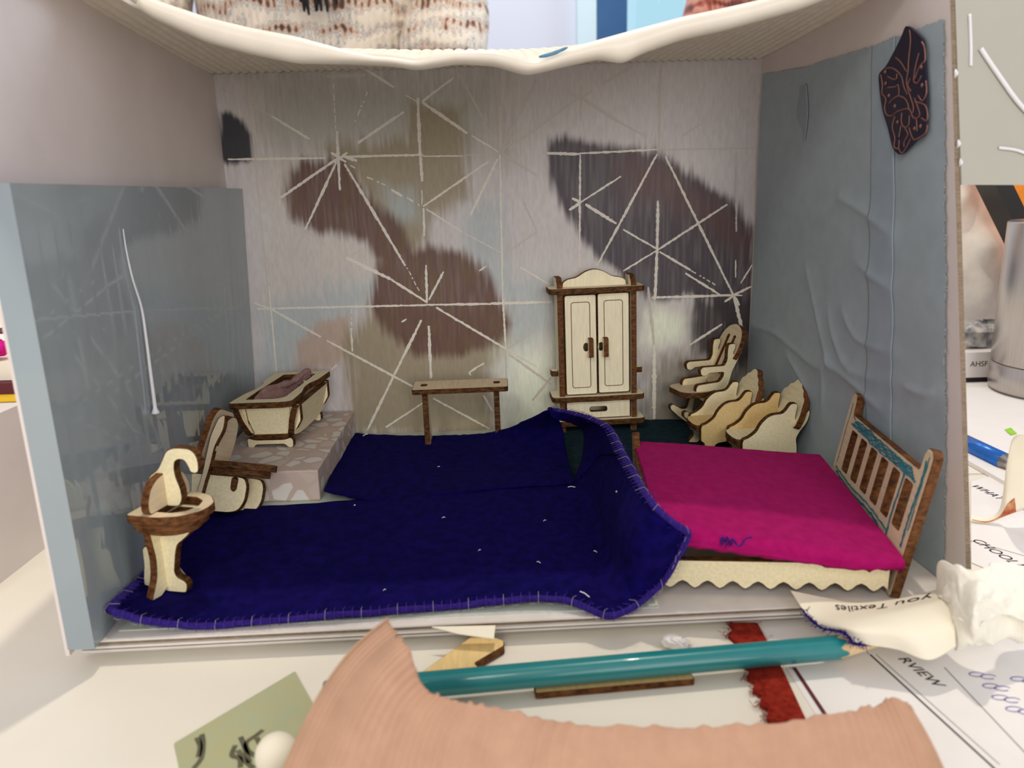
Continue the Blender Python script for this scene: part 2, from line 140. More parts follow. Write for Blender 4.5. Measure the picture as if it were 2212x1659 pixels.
M_PLY = mat('birch_ply', '#EFE3BC', .62, .25, .07, 900, (1, .12, 1), bump=.05, bscale=2500)
M_TAN = mat('tan_ply', '#E2C488', .62, .25, .08, 900, (1, .12, 1), bump=.05, bscale=2500)
M_PLYD = mat('dim_ply', '#D8C6A6', .62, .25, .08, 900, (1, .12, 1), bump=.05, bscale=2500)
M_EDGE = mat('burnt_ply_edge', '#2A170B', .7, .2, col2='#6E4722', scale=380, stretch=(1, 1, 3))
M_BROWN = mat('brown_ply_edge', '#422612', .7, .2, col2='#7A4E2A', scale=420, stretch=(1, 1, 2))
M_ENG = mat('engraved_line', '#5A3D20', .8, .1)
M_LILAC = mat('lilac_card', '#E2D7D3', .75, .2, .025, 60, bump=.04, bscale=1500)
M_CARDEDGE = mat('card_edge', '#8A7A68', .85, .1, .25, 500, (1, 1, 6))
M_FLOORC = mat('floor_card', '#DCD6D0', .6, .3, .05, 120)
M_FLOORG = mat('pale_green_card', '#C8D0C4', .35, .4, .05, 120)
M_PANEL = mat('glossy_slate_sheet', '#98A4AA', .045, .75, .06, 25, (1, 1, .35))
M_GLUE = mat('dried_white_glue', '#E6E6EA', .25, .5, .03)
M_SATIN = mat('slate_satin', '#A0AEB6', .5, .45, .05, 150, bump=.25, bscale=5000, sheen=.25)
M_SATIN2 = mat('slate_satin_strip', '#98A7B2', .5, .45, .05, 150, bump=.2, bscale=5000, sheen=.2)
M_STAIN = mat('dried_glue_stain', '#8D9AA4', .35, .45, .05, 200)
M_CREAMB = mat('cream_corrugated', '#EEE4D2', .6, .3, .05, 200)
M_ROOFLIP = mat('white_painted_lip', '#E6DECF', .38, .45, .04, 90)
M_BLUEP = mat('blue_paint', '#5C8FB0', .5, .3, .2, 400)
M_NAVY = mat('navy_wing', '#1E1830', .35, .4, .15, 300)
M_COPPER = mat('copper_line', '#84594E', .45, .4, .15, 500)
M_BLUEF = mat('violet_blue_felt', '#0A0644', .95, .04, col2='#150C5A', scale=260, bump=.9, bscale=2600, sheen=.06)
M_BIND = mat('violet_felt_rim', '#2C1A72', .95, .1, col2='#3A2684', scale=900, bump=.9, bscale=3000, sheen=.25)
M_THREAD = mat('pale_thread', '#8A8494', .6, .3, .1, 900)
M_VTHREAD = mat('violet_thread', '#3D2C86', .7, .2, .15, 900)
M_GREENF = mat('dark_teal_felt', '#0E2430', .95, .1, col2='#17323A', scale=300, bump=.8, bscale=2200, sheen=.12)
M_MAG = mat('magenta_felt', '#9A0A58', .95, .1, col2='#A81264', scale=300, bump=.8, bscale=2600, bstretch=(.4, 1, 1), sheen=.15)
M_TEALC = mat('teal_crayon', '#2E7C8C', .7, .3, .25, 900)
M_TEALP = mat('teal_pencil_paint', '#0F7A7E', .32, .5, .04, 200, coat=.3)
M_WOOD = mat('raw_pencil_wood', '#E3C79A', .7, .2, .1, 800)
M_TABLE = mat('white_tabletop', '#E9E4D6', .35, .4, .015, 40)
M_PEACH = mat('peach_corrugated', '#BC957C', .6, .25, .06, 160, sub=.15)
M_GREENC = mat('sage_fabric', '#B2B088', .85, .15, col2='#ABB292', scale=150, bump=.3, bscale=2500)
M_INK = mat('grey_marker', '#63614E', .8, .1, .15, 500)
M_BLACKI = mat('black_ink', '#26242C', .7, .2)
M_VIOI = mat('violet_ink', '#7D78B4', .7, .2)
M_RED = mat('red_felt', '#76190E', .95, .1, col2='#9C2E1E', scale=500, bump=.9, bscale=2200, sheen=.15)
M_PAPER = mat('white_paper', '#E8E4E0', .7, .2, .015, 80)
M_CREAMP = mat('cream_paper', '#EDE6D2', .65, .25, .02, 90)
M_TISSUE = mat('white_tissue', '#F0EDE0', .8, .15, .03, 300, bump=.5, bscale=700)
M_STEEL = mat('brushed_steel', '#B9B2AC', .3, .5, .06, 300, (6, 6, .1), metal=.9)
M_STEEL2 = mat('dark_gap', '#3B3836', .6, .3)
M_BLACK = mat('black_plastic', '#1D1A1B', .5, .4)
M_ORANGE = mat('orange_card', '#E88A25', .5, .3, .04)
M_WBAG = mat('cream_bag', '#F4EEE4', .7, .25, .05, 120)
M_SPECK = mat('speckled_grey', '#7E8088', .8, .2, col2='#DAD6CC', scale=160)
M_BPEN = mat('blue_metal_pen', '#1E63B8', .3, .5, .1, 300, metal=.4)
M_LIME = mat('lime_sticker', '#97CC3A', .6, .3)
M_RUSTP = mat('rust_paint', '#A8492C', .8, .2, col2='#D2A077', scale=250)
M_FLESHF = mat('dusty_pink_felt', '#93706A', .95, .1, col2='#A98880', scale=350, bump=.8, bscale=2500, sheen=.2)
M_PEACHW = mat('wardrobe_wood', '#F0E6C8', .62, .25, .06, 900, (1, 1, .12), bump=.05, bscale=2500)
M_WALLR = mat('office_wall_paint', '#E0E3EE', .8, .2, .01, 5)
M_ROOMF = mat('office_carpet', '#6B6A70', .95, .1, .1, 60)
M_WFRAME = mat('blue_window_frame', '#2F5F8E', .4, .4, .08, 10)
M_WJAMB = mat('window_reveal', '#D8EEF4', .6, .3, .02, 5)
M_MAROON = mat('maroon_card', '#5A2430', .7, .3, .1)
M_YELLOW = mat('yellow_card', '#E6BC2E', .6, .3, .05)
M_PINKS = mat('magenta_scrap', '#D4208C', .9, .1, .1, 300)
M_WBOX = mat('white_carton', '#DCD6D2', .7, .2, .04, 30, (1, 1, 1))
M_SKIN = mat('skin', '#8A5B42', .55, .35, .04, 40)
M_HAIR = mat('black_hair', '#15131A', .5, .4, .2, 300, (1, 1, .2))
M_JEANS = mat('dark_trousers', '#2B3040', .9, .1, .1, 100)

# ------------------------------------------------------------------ helpers
def mesh(name, verts, faces, mats, parent=None, idx=None, smooth=False, loc=None):
    me = bpy.data.meshes.new(name)
    me.from_pydata([tuple(float(c)*S for c in v) for v in verts], [], faces)
    if not isinstance(mats, (list, tuple)): mats = [mats]
    for m in mats: me.materials.append(m)
    if idx is not None: me.polygons.foreach_set('material_index', idx)
    if smooth: me.polygons.foreach_set('use_smooth', [True]*len(me.polygons))
    me.update()
    o = bpy.data.objects.new(name, me); COL.objects.link(o)
    if parent: o.parent = parent
    return o

def tag(o, label, cat, group=None, kind=None):
    o['label'] = label; o['category'] = cat
    if group: o['group'] = group
    if kind: o['kind'] = kind
    return o

def root(name, loc, label, cat, rot=(0, 0, 0), group=None):
    o = bpy.data.objects.new(name, None); COL.objects.link(o)
    o.empty_display_size = .01
    o.location = Vector(loc)*S; o.rotation_euler = [math.radians(a) for a in rot]
    return tag(o, label, cat, group)

def struct(name, verts, faces, m):
    o = mesh(name, verts, faces, m); o['kind'] = 'structure'; return o

BOXF = [(0, 3, 2, 1), (4, 5, 6, 7), (0, 1, 5, 4), (1, 2, 6, 5), (2, 3, 7, 6), (3, 0, 4, 7)]
def boxv(x0, x1, y0, y1, z0, z1):
    return [(x0, y0, z0), (x1, y0, z0), (x1, y1, z0), (x0, y1, z0), (x0, y0, z1), (x1, y0, z1), (x1, y1, z1), (x0, y1, z1)]
def box(name, b, m, parent=None): return mesh(name, boxv(*b), BOXF, m, parent)

def rnd(pts, r=.08, n=4):
    out = []; k = len(pts)
    for i in range(k):
        p = Vector(pts[i]); a = Vector(pts[i-1])-p; b = Vector(pts[(i+1) % k])-p
        d = min(r, a.length*.45, b.length*.45)
        if d < 1e-4: out.append(p); continue
        pa = p + a.normalized()*d; pb = p + b.normalized()*d
        for j in range(n+1):
            t = j/n; out.append(pa*(1-t)**2 + p*2*t*(1-t) + pb*t*t)
    return [(v.x, v.y) for v in out]

def inset(pts, e):
    k = len(pts); ar = sum(pts[i-1][0]*pts[i][1]-pts[i][0]*pts[i-1][1] for i in range(k))
    sg = 1 if ar > 0 else -1; out = []
    for i in range(k):
        a = Vector(pts[i])-Vector(pts[i-1]); b = Vector(pts[(i+1) % k])-Vector(pts[i])
        if a.length < 1e-6: a = b
        if b.length < 1e-6: b = a
        n = Vector((-(a.normalized()+b.normalized()).y, (a.normalized()+b.normalized()).x))*sg
        if n.length < 1e-6: n = Vector((0, 0))
        else: n.normalize()
        out.append((pts[i][0]+n.x*e, pts[i][1]+n.y*e))
    return out

AX = {'xz': ((1, 0, 0), (0, 0, 1), (0, 1, 0)), 'xy': ((1, 0, 0), (0, 1, 0), (0, 0, 1)), 'yz': ((0, 1, 0), (0, 0, 1), (1, 0, 0))}
def ply(name, outline, parent=None, T=.28, ax='xz', off=(0, 0, 0), holes=(), r=.08, mats=None, e=.028, M=None, c=.02):
    """a laser-cut plywood panel: outline with holes, charred rim, thickness T"""
    mats = mats or (M_PLY, M_EDGE)
    u, v, w = [Vector(a) for a in AX[ax]]
    loops = [rnd(outline, r)]+[h if len(h) > 12 else rnd(h, min(r, .08)) for h in holes]
    verts = []; faces = []; idx = []
    def put(pts, d):
        s = len(verts)
        for p in pts:
            q = Vector(off) + u*p[0] + v*p[1] + w*d
            if M is not None: q = M @ q
            verts.append(q)
        return s
    ins = [inset(l, e if i == 0 else -e) for i, l in enumerate(loops)]
    f0 = []; f1 = []
    for l, n in zip(loops, ins):
        k = len(l)
        a = put(n, 0); b = put(l, c); d = put(l, T-c); g = put(n, T)
        for s, t in ((a, b), (b, d), (d, g)):
            for i in range(k):
                j = (i+1) % k; faces.append((s+i, s+j, t+j, t+i)); idx.append(1)
        f0 += list(range(a, a+k)); f1 += list(range(g, g+k))
    tris = tessellate_polygon([[Vector((p[0], p[1], 0)) for p in n] for n in ins])
    for t in tris:
        faces.append((f0[t[0]], f0[t[1]], f0[t[2]])); idx.append(0)
        faces.append((f1[t[2]], f1[t[1]], f1[t[0]])); idx.append(0)
    o = mesh(name, verts, faces, list(mats), parent, idx)
    return o

def cr(p, n):
    """Catmull-Rom through points p (k,3) sampled at n"""
    p = np.asarray(p, float); k = len(p); t = np.linspace(0, k-1, n); i = np.clip(t.astype(int), 0, k-2); f = (t-i)[:, None]
    g = lambda j: p[np.clip(j, 0, k-1)]
    a, b, c, d = g(i-1), g(i), g(i+1), g(i+2)
    return .5*((2*b)+(-a+c)*f+(2*a-5*b+4*c-d)*f**2+(-a+3*b-3*c+d)*f**3)

def grid_pts(ctrl, nu, nv):
    rows = np.array([cr(r, nu) for r in ctrl])           # rows x nu x 3
    return np.stack([cr(rows[:, i], nv) for i in range(nu)], 1)    # nv x nu x 3

def grid_mesh(name, G, m, parent=None, thick=0, mask=None, idxf=None, smooth=True):
    nv, nu = G.shape[:2]
    du = np.gradient(G, axis=1); dv = np.gradient(G, axis=0)
    n = np.cross(du, dv); n /= np.linalg.norm(n, axis=2, keepdims=True)+1e-9
    if n[..., 2].mean() < 0: n = -n
    V = G.reshape(-1, 3).tolist(); F = []
    q = lambda j, i: j*nu+i
    keep = np.ones((nv-1, nu-1), bool) if mask is None else mask
    for j in range(nv-1):
        for i in range(nu-1):
            if keep[j, i]: F.append((q(j, i), q(j, i+1), q(j+1, i+1), q(j+1, i)))
    if thick:
        o = len(V); V += (G-n*thick).reshape(-1, 3).tolist(); top = list(F)
        F += [tuple(o+a for a in reversed(f)) for f in top]
        ed = {}
        for f in top:
            for a, b in zip(f, f[1:]+f[:1]): ed[(a, b)] = 1
        for (a, b) in ed:
            if (b, a) not in ed: F.append((b, a, o+a, o+b))
    return mesh(name, V, F, m, parent, smooth=smooth)

def tube_geo(pts, r, V, F, seg=6, caps=True):
    P = np.asarray(pts, float); n = len(P); rr = np.full(n, r) if np.isscalar(r) else np.asarray(r, float)
    T = np.gradient(P, axis=0); T /= np.linalg.norm(T, axis=1, keepdims=True)+1e-9
    up = np.array([.013, .021, 1.]);
    if abs(T[0] @ up) > .9: up = np.array([1., .02, .01])
    s = len(V); N = np.cross(T[0], up); N /= np.linalg.norm(N)
    for k in range(n):
        N = N - T[k]*(N @ T[k]); N /= np.linalg.norm(N)+1e-9; B = np.cross(T[k], N)
        for j in range(seg):
            a = 2*math.pi*j/seg; V.append(tuple(P[k]+rr[k]*(math.cos(a)*N+math.sin(a)*B)))
    for k in range(n-1):
        for j in range(seg):
            a = s+k*seg+j; b = s+k*seg+(j+1) % seg; F.append((a, b, b+seg, a+seg))
    if caps:
        F.append(tuple(s+j for j in reversed(range(seg)))); F.append(tuple(s+(n-1)*seg+j for j in range(seg)))

def tube(name, pts, r, m, parent=None, seg=8, smooth=True):
    V = []; F = []; tube_geo(pts, r, V, F, seg); return mesh(name, V, F, m, parent, smooth=smooth)

def lathe(name, prof, m, parent=None, seg=48, centre=(0, 0), idxf=None):
    V = []; F = []; ix = []
    for r, z in prof:
        for j in range(seg):
            a = 2*math.pi*j/seg; V.append((centre[0]+r*math.cos(a), centre[1]+r*math.sin(a), z))
    for k in range(len(prof)-1):
        for j in range(seg):
            a = k*seg+j; b = k*seg+(j+1) % seg; F.append((a, b, b+seg, a+seg)); ix.append(idxf(k) if idxf else 0)
    F.append(tuple(reversed(range(seg)))); F.append(tuple((len(prof)-1)*seg+j for j in range(seg))); ix += [0, 0]
    return mesh(name, V, F, m, parent, ix, smooth=True)

def flat_poly(name, pts, z, t, m, parent=None, r=.02):
    """thin flat sheet cut to an outline lying at height z"""
    l = rnd(pts, r, 2) if r else pts; k = len(l)
    V = [(p[0], p[1], z) for p in l]+[(p[0], p[1], z+t) for p in l]
    F = [(i, (i+1) % k, k+(i+1) % k, k+i) for i in range(k)]
    for t3 in tessellate_polygon([[Vector((p[0], p[1], 0)) for p in l]]):
        F.append(tuple(reversed(t3))); F.append(tuple(k+i for i in t3))
    return mesh(name, V, F, m, parent)

def strip_geo(pts, w, z, V, F):
    """flat ribbon along 2-D points"""
    P = np.asarray(pts, float); T = np.gradient(P, axis=0); T /= np.linalg.norm(T, axis=1, keepdims=True)+1e-9
    N = np.stack([-T[:, 1], T[:, 0]], 1); ww = np.full(len(P), w) if np.isscalar(w) else np.asarray(w)
    s = len(V)
    for p, n, a in zip(P, N, ww):
        V.append((*(p+n*a/2), z)); V.append((*(p-n*a/2), z))
    for i in range(len(P)-1): F.append((s+2*i, s+2*i+1, s+2*i+3, s+2*i+2))

def text(name, body, size, M, m, parent=None, shear=0, ext=.004, align='LEFT'):
    c = bpy.data.curves.new(name, 'FONT'); c.body = body; c.size = size; c.shear = shear; c.extrude = ext; c.align_x = align; c.resolution_u = 3
    t = bpy.data.objects.new(name+'_tmp', c); COL.objects.link(t)
    bpy.context.view_layer.update()
    me = bpy.data.meshes.new_from_object(t.evaluated_get(bpy.context.evaluated_depsgraph_get()))
    bpy.data.objects.remove(t); bpy.data.curves.remove(c)
    V = [tuple(M @ v.co) for v in me.vertices]; F = [tuple(p.vertices) for p in me.polygons]
    bpy.data.meshes.remove(me)
    return mesh(name, V, F, m, parent)

def frame(o, x, y, z=None):
    x = Vector(x).normalized(); y = Vector(y); y = (y-x*y.dot(x)).normalized(); z = x.cross(y)
    return Matrix(((x.x, y.x, z.x, o[0]), (x.y, y.y, z.y, o[1]), (x.z, y.z, z.z, o[2]), (0, 0, 0, 1)))

def noise2(h, w, cells, seed):
    """smooth value noise, 0..1"""
    r = np.random.default_rng(seed); cy, cx = cells; g = r.random((cy+2, cx+2))
    y = np.linspace(0, cy, h); x = np.linspace(0, cx, w); iy = np.minimum(y.astype(int), cy); ix = np.minimum(x.astype(int), cx)
    fy = (y-iy); fx = (x-ix); fy = (fy*fy*(3-2*fy))[:, None]; fx = (fx*fx*(3-2*fx))[None]
    a = g[iy][:, ix]; b = g[iy][:, ix+1]; c = g[iy+1][:, ix]; d = g[iy+1][:, ix+1]
    return (a*(1-fx)+b*fx)*(1-fy)+(c*(1-fx)+d*fx)*fy

def polysd(X, Z, poly):
    """signed distance to polygon, negative inside"""
    P = np.array(poly); d = np.full(X.shape, 1e9); ins = np.zeros(X.shape, bool)
    for i in range(len(P)):
        a = P[i-1]; b = P[i]; e = b-a; t = np.clip(((X-a[0])*e[0]+(Z-a[1])*e[1])/(e@e+1e-9), 0, 1)
        d = np.minimum(d, np.hypot(X-a[0]-t*e[0], Z-a[1]-t*e[1]))
        c = (a[1] > Z) != (b[1] > Z)
        with np.errstate(divide='ignore', invalid='ignore'):
            xx = (b[0]-a[0])*(Z-a[1])/(b[1]-a[1]+1e-12)+a[0]
        ins ^= c & (X < xx)
    return np.where(ins, -d, d)

# ------------------------------------------------------------------ the room behind
TZ = -.75      # table top
struct('floor', boxv(-260, 360, -200, 236, -76.5, -75.75), BOXF, M_ROOMF)
wx0, wx1, wz0, wz1 = 40.4, 230, -12, 130
V = []; F = []
for b in ((-260, wx0, 230, 236, -75.75, 190), (wx1, 360, 230, 236, -75.75, 190), (wx0, wx1, 230, 236, -75.75, wz0), (wx0, wx1, 230, 236, wz1, 190)):
    s = len(V); V += boxv(*b); F += [tuple(s+i for i in f) for f in BOXF]
struct('wall_back', V, F, M_WALLR)
win = struct('window_1', boxv(wx0, wx0+6.2, 226, 236, wz0, wz1), BOXF, M_WJAMB)
V = []; F = []
for b in ((46.8, 56.6, 226.5, 231, wz0, wz1), (125, 131, 226.5, 231, wz0, wz1), (46.8, wx1, 226.5, 231, wz0, wz0+5), (46.8, wx1, 226.5, 231, wz1-5, wz1)):
    s = len(V); V += boxv(*b); F += [tuple(s+i for i in f) for f in BOXF]
mesh('window_frame', V, F, M_WFRAME, win)
glass = mat('window_glass', '#FFFFFF', .02, .5, 0, trans=1)
box('window_pane', (56, wx1, 228.4, 228.8, wz0, wz1), glass, win)
sky = struct('sky', boxv(-30, 330, 300, 301, -120, 200), BOXF, emit('bright_sky', '#BDECFF', .95))
sky['kind'] = 'structure'

# ------------------------------------------------------------------ table
tb = root('table', (14, 0, -75.75), 'large white work table under the cardboard room box', 'table')
box('tabletop', (-84, 104, -62, 66, 72.2, 75), M_TABLE, tb)
for x in (-80, 98):
    for y in (-58, 60): box('leg', (x-2, x+2, y-2, y+2, 0, 72.2), M_STEEL, tb)

# ------------------------------------------------------------------ the box
bx = root('diorama_box', (0, 0, TZ), 'open cardboard room box with star wallpaper, standing on the white table', 'box')
bx['kind'] = 'thing'
Z0 = -TZ
def bq(name, quad, d, m, par=bx, idx=None):
    """slab from 4 corner points (world cm) pushed by vector d"""
    V = [(p[0], p[1], p[2]+Z0) for p in quad]; V += [(p[0]+d[0], p[1]+d[1], p[2]+d[2]+Z0) for p in quad]
    return mesh(name, V, BOXF, m, par, idx)
# floor board: three layers of card
for nm, z0, z1, yb, m in (('floor_board', -.055, 0, -19.5, M_FLOORC), ('base_core', -.2, -.055, -19.4, M_CARDEDGE), ('base_card', -.27, -.2, -19.5, M_FLOORC), ('base_core', -.41, -.27, -19.3, M_CARDEDGE), ('base_card', -.47, -.41, -19.35, M_FLOORC), ('base_core', -.6, -.47, -19.0, M_CARDEDGE), ('base_card', -.75, -.6, -18.95, M_FLOORC)):
    bq(nm, [(.1, .2, z0), (1.1, yb, z0), (27.9, yb+.75, z0), (27.2, .2, z0)], (0, 0, z1-z0), m)
mesh('floor_lining', [(x, y, z+Z0) for x, y, z in ((.9, -.1, .006), (2.1, -19.0, .006), (18.5, -18.7, .006), (17.5, -.1, .006), (.9, -.1, .03), (2.1, -19.0, .03), (18.5, -18.7, .03), (17.5, -.1, .03))], BOXF, M_FLOORG, bx)
# left wall and its glossy lower sheet
LW = [(0, -.2), (-19.9, -.2), (-19.9, 13.2), (-26, 13.4), (-26, 22), (-15, 19.5), (0, 18.6)]
V = [(.3-.04*y+dx, y, z+Z0) for dx in (0, -.12) for y, z in LW]; k = len(LW)
F = [(i, (i+1) % k, k+(i+1) % k, k+i) for i in range(k)]
for t in tessellate_polygon([[Vector((a, b, 0)) for a, b in LW]]): F += [tuple(t), tuple(k+i for i in reversed(t))]
mesh('side_wall', V, F, M_LILAC, bx)
pa, pb = 1.10, .04
def panel_x(y, z): return (.45-1.43*y/19.9)*(1-z/13.1)+(1.1-.78*y/19.9)*z/13.1
V = []; F = []; N_ = 24
for a in range(N_+1):
    y = -.12-19.83*a/N_
    for z in (.03, 13.1): V += [(min(.34-.0383*(y+.12), panel_x(y, z)-.05), y, z+Z0), (panel_x(y, z), y, z+Z0)]
for a in range(N_):
    k = 4*a
    for i, j in ((0, 1), (1, 3), (3, 2), (2, 0)): F.append((k+i, k+4+i, k+4+j, k+j))
F += [(0, 1, 3, 2), (4*N_, 4*N_+2, 4*N_+3, 4*N_+1)]
mesh('glossy_panel', V, F, M_PANEL, bx)
GR = [(pa-pb*y+.03, y, z) for y, z in DATA['GLUERUN']]
gl = cr(GR, 40); rad = np.linspace(.018, .075, 40); rad[-4:] = (.1, .13, .15, .1)
tube('glue_run', [(a, b, c+Z0) for a, b, c in gl], rad, M_GLUE, bx)
# right wall
ra, rb = 27.0, .05
bq('side_wall', [(ra, 0, -.2), (ra+rb*18.9, -18.9, -.2), (ra+rb*14.0, -14.0, 21.5), (ra, 0, 18.6)], (.16, 0, 0), [M_LILAC, M_CARDEDGE], idx=[0, 0, 1, 1, 1, 1])
# back wall with printed wallpaper, plus a lamp-lit patch painted low on it
NX, NZ = 560, 380
xs = np.linspace(.2, 27.15, NX); zs = np.linspace(-.2, 18.6, NZ)
X, Z = np.meshgrid(xs, zs)
WC = {'base': '#D0CAC8', 'green': '#B4B2A6', 'olive': '#9C8F72', 'pale': '#D2CAC2', 'blue': '#B4BEBE', 'pink': '#BFA999', 'brown': '#6A4C44', 'slate': '#34343C', 'dark': '#443A42',
      'rust': '#6C4C42', 'dark2': '#3E363A', 'olive2': '#857E6E', 'white': '#ECF2DC'}  # white serves the pale print and the painted lit patch at the bottom
WC = {k: np.array(hexc(v)) for k, v in WC.items()}
colr = np.ones((NZ, NX, 3))*WC['base']
fine = noise2(NZ, NX, (16, 280), 1); mid = noise2(NZ, NX, (22, 110), 2); big = noise2(NZ, NX, (7, 10), 3)
colr *= (1+.06*(big-.5))[..., None]
for key, soft, poly in DATA['BLOBS']:
    sd = polysd(X, Z, poly)+(mid-.5)*soft*.6+(fine-.5)*soft*.8+(big-.5)*.3
    k = np.clip(.5-sd/(2*soft), 0, 1); k = k*k*(3-2*k)
    a = {'green': .85, 'blue': .8, 'olive': .9, 'white': .95, 'pale': .8, 'rust': .6, 'olive2': .8}.get(key, .97)
    if key in ('brown', 'dark', 'dark2', 'rust'): k = k*(1-.12*np.clip(fine*1.4-.45, 0, 1))
    colr = colr*(1-(k*a)[..., None])+WC[key]*(k*a)[..., None]
    if key == 'brown':      # rusty and olive streaks inside the brown print
        s = k*np.clip(mid*1.6-.6, 0, 1)*.55; colr = colr*(1-s[..., None])+np.array(hexc('#74603F'))*s[..., None]
grain = noise2(NZ, NX, (60, 370), 5)
colr *= (1+.045*(fine-.5)+.12*(grain-.5))[..., None]
me = bpy.data.meshes.new('back_wall')
vv = np.zeros((NZ*NX, 3)); vv[:, 0] = X.ravel(); vv[:, 2] = Z.ravel()+Z0
ii = np.arange(NZ*NX).reshape(NZ, NX)
quads = np.stack([ii[:-1, :-1], ii[:-1, 1:], ii[1:, 1:], ii[1:, :-1]], -1).reshape(-1, 4)
V = (vv).tolist(); F = quads.tolist(); MI = [0]*len(F); n0 = len(V)
V += [(.2, .22, -.2+Z0), (27.15, .22, -.2+Z0), (27.15, .22, 18.6+Z0), (.2, .22, 18.6+Z0)]
F += [(n0+3, n0+2, n0+1, n0), (0, NX-1, n0+1, n0), (NX*NZ-1, NX*NZ-NX, n0+3, n0+2), (NX*NZ-NX, 0, n0, n0+3), (NX-1, NX*NZ-1, n0+2, n0+1)]; MI += [3]*5
for li, (x1, z1, x2, z2, w, dash, faint) in enumerate(DATA['LINES']):      # the scratched white star lines of the print
    ln = math.hypot(x2-x1, z2-z1); n = max(3, int(ln/.11)); ph = random.random()*9
    pts = []; ws = []
    for i in range(n+1):
        t = i/n; px = x1+(x2-x1)*t; pz = z1+(z2-z1)*t
        nx, nz = -(z2-z1)/ln, (x2-x1)/ln; j = random.gauss(0, .006)
        pts.append((px+nx*j, pz+nz*j)); ws.append(max(.03, w*1.25*(1+random.uniform(-.3, .3))*(.55+.45*math.sin(math.pi*min(1, max(0, .12+t*.76)))) ))
    a = 0; V3 = []; F3 = []
    if dash:
        i = 0
        while i < n:
            k = random.choice((1, 1, 2, 2, 3)); strip_geo(pts[i:min(i+k+1, n+1)], np.array(ws[i:min(i+k+1, n+1)]), 0, V3, F3) if len(pts[i:i+k+1]) > 1 else None
            i += k+random.choice((1, 1, 2))
    else: strip_geo(pts, np.array(ws), 0, V3, F3)
    s = len(V); V += [(a, -.010-.0012*li/10, b+Z0) for a, b, c in V3]; F += [tuple(s+q for q in f) for f in F3]; MI += [2 if faint else 1]*len(F3)
me.from_pydata([tuple(c*S for c in v) for v in V], [], F)
me.polygons.foreach_set('material_index', MI)
ca = me.color_attributes.new('print', 'FLOAT_COLOR', 'POINT')
cc = np.ones((len(V), 4), np.float32); cc[:NX*NZ, :3] = colr.reshape(-1, 3); ca.data.foreach_set('color', cc.ravel())
M_WP = bpy.data.materials.new('star_wallpaper'); M_WP.use_nodes = True
_b = M_WP.node_tree.nodes['Principled BSDF']; _b.inputs['Roughness'].default_value = .45; _b.inputs['Specular IOR Level'].default_value = .3
_a = M_WP.node_tree.nodes.new('ShaderNodeVertexColor'); _a.layer_name = 'print'
M_WP.node_tree.links.new(_a.outputs[0], _b.inputs[0])
for m in (M_WP, mat('scratched_line', '#E2DCCF', .6, .3, .06, 900), mat('faint_line', '#CEC5BA', .6, .3, .05, 900), M_LILAC): me.materials.append(m)
me.update()
bw = bpy.data.objects.new('back_wall', me); COL.objects.link(bw); bw.parent = bx
# satin lining on the right wall
ny, nz = 190, 190
def top_z(y): return np.interp(-y, [0, .3, 5, 11, 14.8, 18], [17.6, 17.75, 17.35, 17.2, 17.25, 17.2])
fr = np.linspace(0, 1, nz); yy = np.linspace(-.25, -1, ny)
G = np.zeros((nz, ny, 3)); wr = noise2(nz, ny, (9, 6), 11); wr2 = noise2(nz, ny, (24, 14), 12)
for j in range(nz):
    zf = fr[j]; yend = -17.75+(3.0)*zf**1.15; ye = np.linspace(-.3, yend, ny)
    if 0 < j: ye[-1] += .05*random.uniform(-1, 1)
    zt = top_z(ye)+(np.array([random.uniform(-.05, .05) for _ in range(ny)]) if j == nz-1 else 0)
    G[j, :, 1] = ye; G[j, :, 2] = .02+zf*(zt-.02)
h = .05+.035*wr+.02*wr2
for l in DATA['WRINK']:
    P_ = cr([(a, b, 0) for a, b in l], 10*len(l)); D_ = np.full(h.shape, 9.); TT = np.zeros(h.shape)
    for q, p in enumerate(P_):
        dd = np.hypot(G[..., 1]-p[0], G[..., 2]-p[1]); TT = np.where(dd < D_, q/len(P_), TT); D_ = np.minimum(D_, dd)
    h += .075*np.exp(-(D_/.13)**2)*np.sin(math.pi*np.clip(TT+.08, 0, 1))**.7 + .05*np.exp(-(D_/.45)**2)
G[..., 0] = ra-rb*G[..., 1]-h; G[..., 2] += Z0
lin = grid_mesh('satin_lining', G, M_SATIN, bx, smooth=True)
st = rnd(DATA['STAIN'], .15); k = len(st); V = [(ra-rb*y-.135, y, z+Z0) for y, z in st]
mesh('glue_stain', V+[(x+.05, y, z) for x, y, z in V], [tuple(t) for t in tessellate_polygon([[Vector((a, b, 0)) for a, b in st]])]+[(i, (i+1) % k, k+(i+1) % k, k+i) for i in range(k)], M_STAIN, bx)
# overlapping front strip of the lining
k0 = int(ny*.72); G2 = G[:, k0:, :].copy(); G2[..., 0] -= .06; nn = G2.shape[1]; cut = max(4, int(nn*.38))
G2[:, :, 0] += np.linspace(0, .03, nn)[None]
grid_mesh('lining_strip', G2[:, :cut], M_SATIN2, bx, thick=.02)
# frayed threads along the lining edge
V = []; F = []
for k in range(90):
    j = random.randrange(4, nz-1); p = G[j, -1]; q = p+np.array([-.03, random.uniform(-.14, .02), random.uniform(-.12, .12)])
    tube_geo([p, (p+q)/2+np.array([-.03, 0, .02]), q], .008, V, F, 3)
o = mesh('frayed_edge', V, F, M_SATIN, bx); o['kind'] = 'stuff'
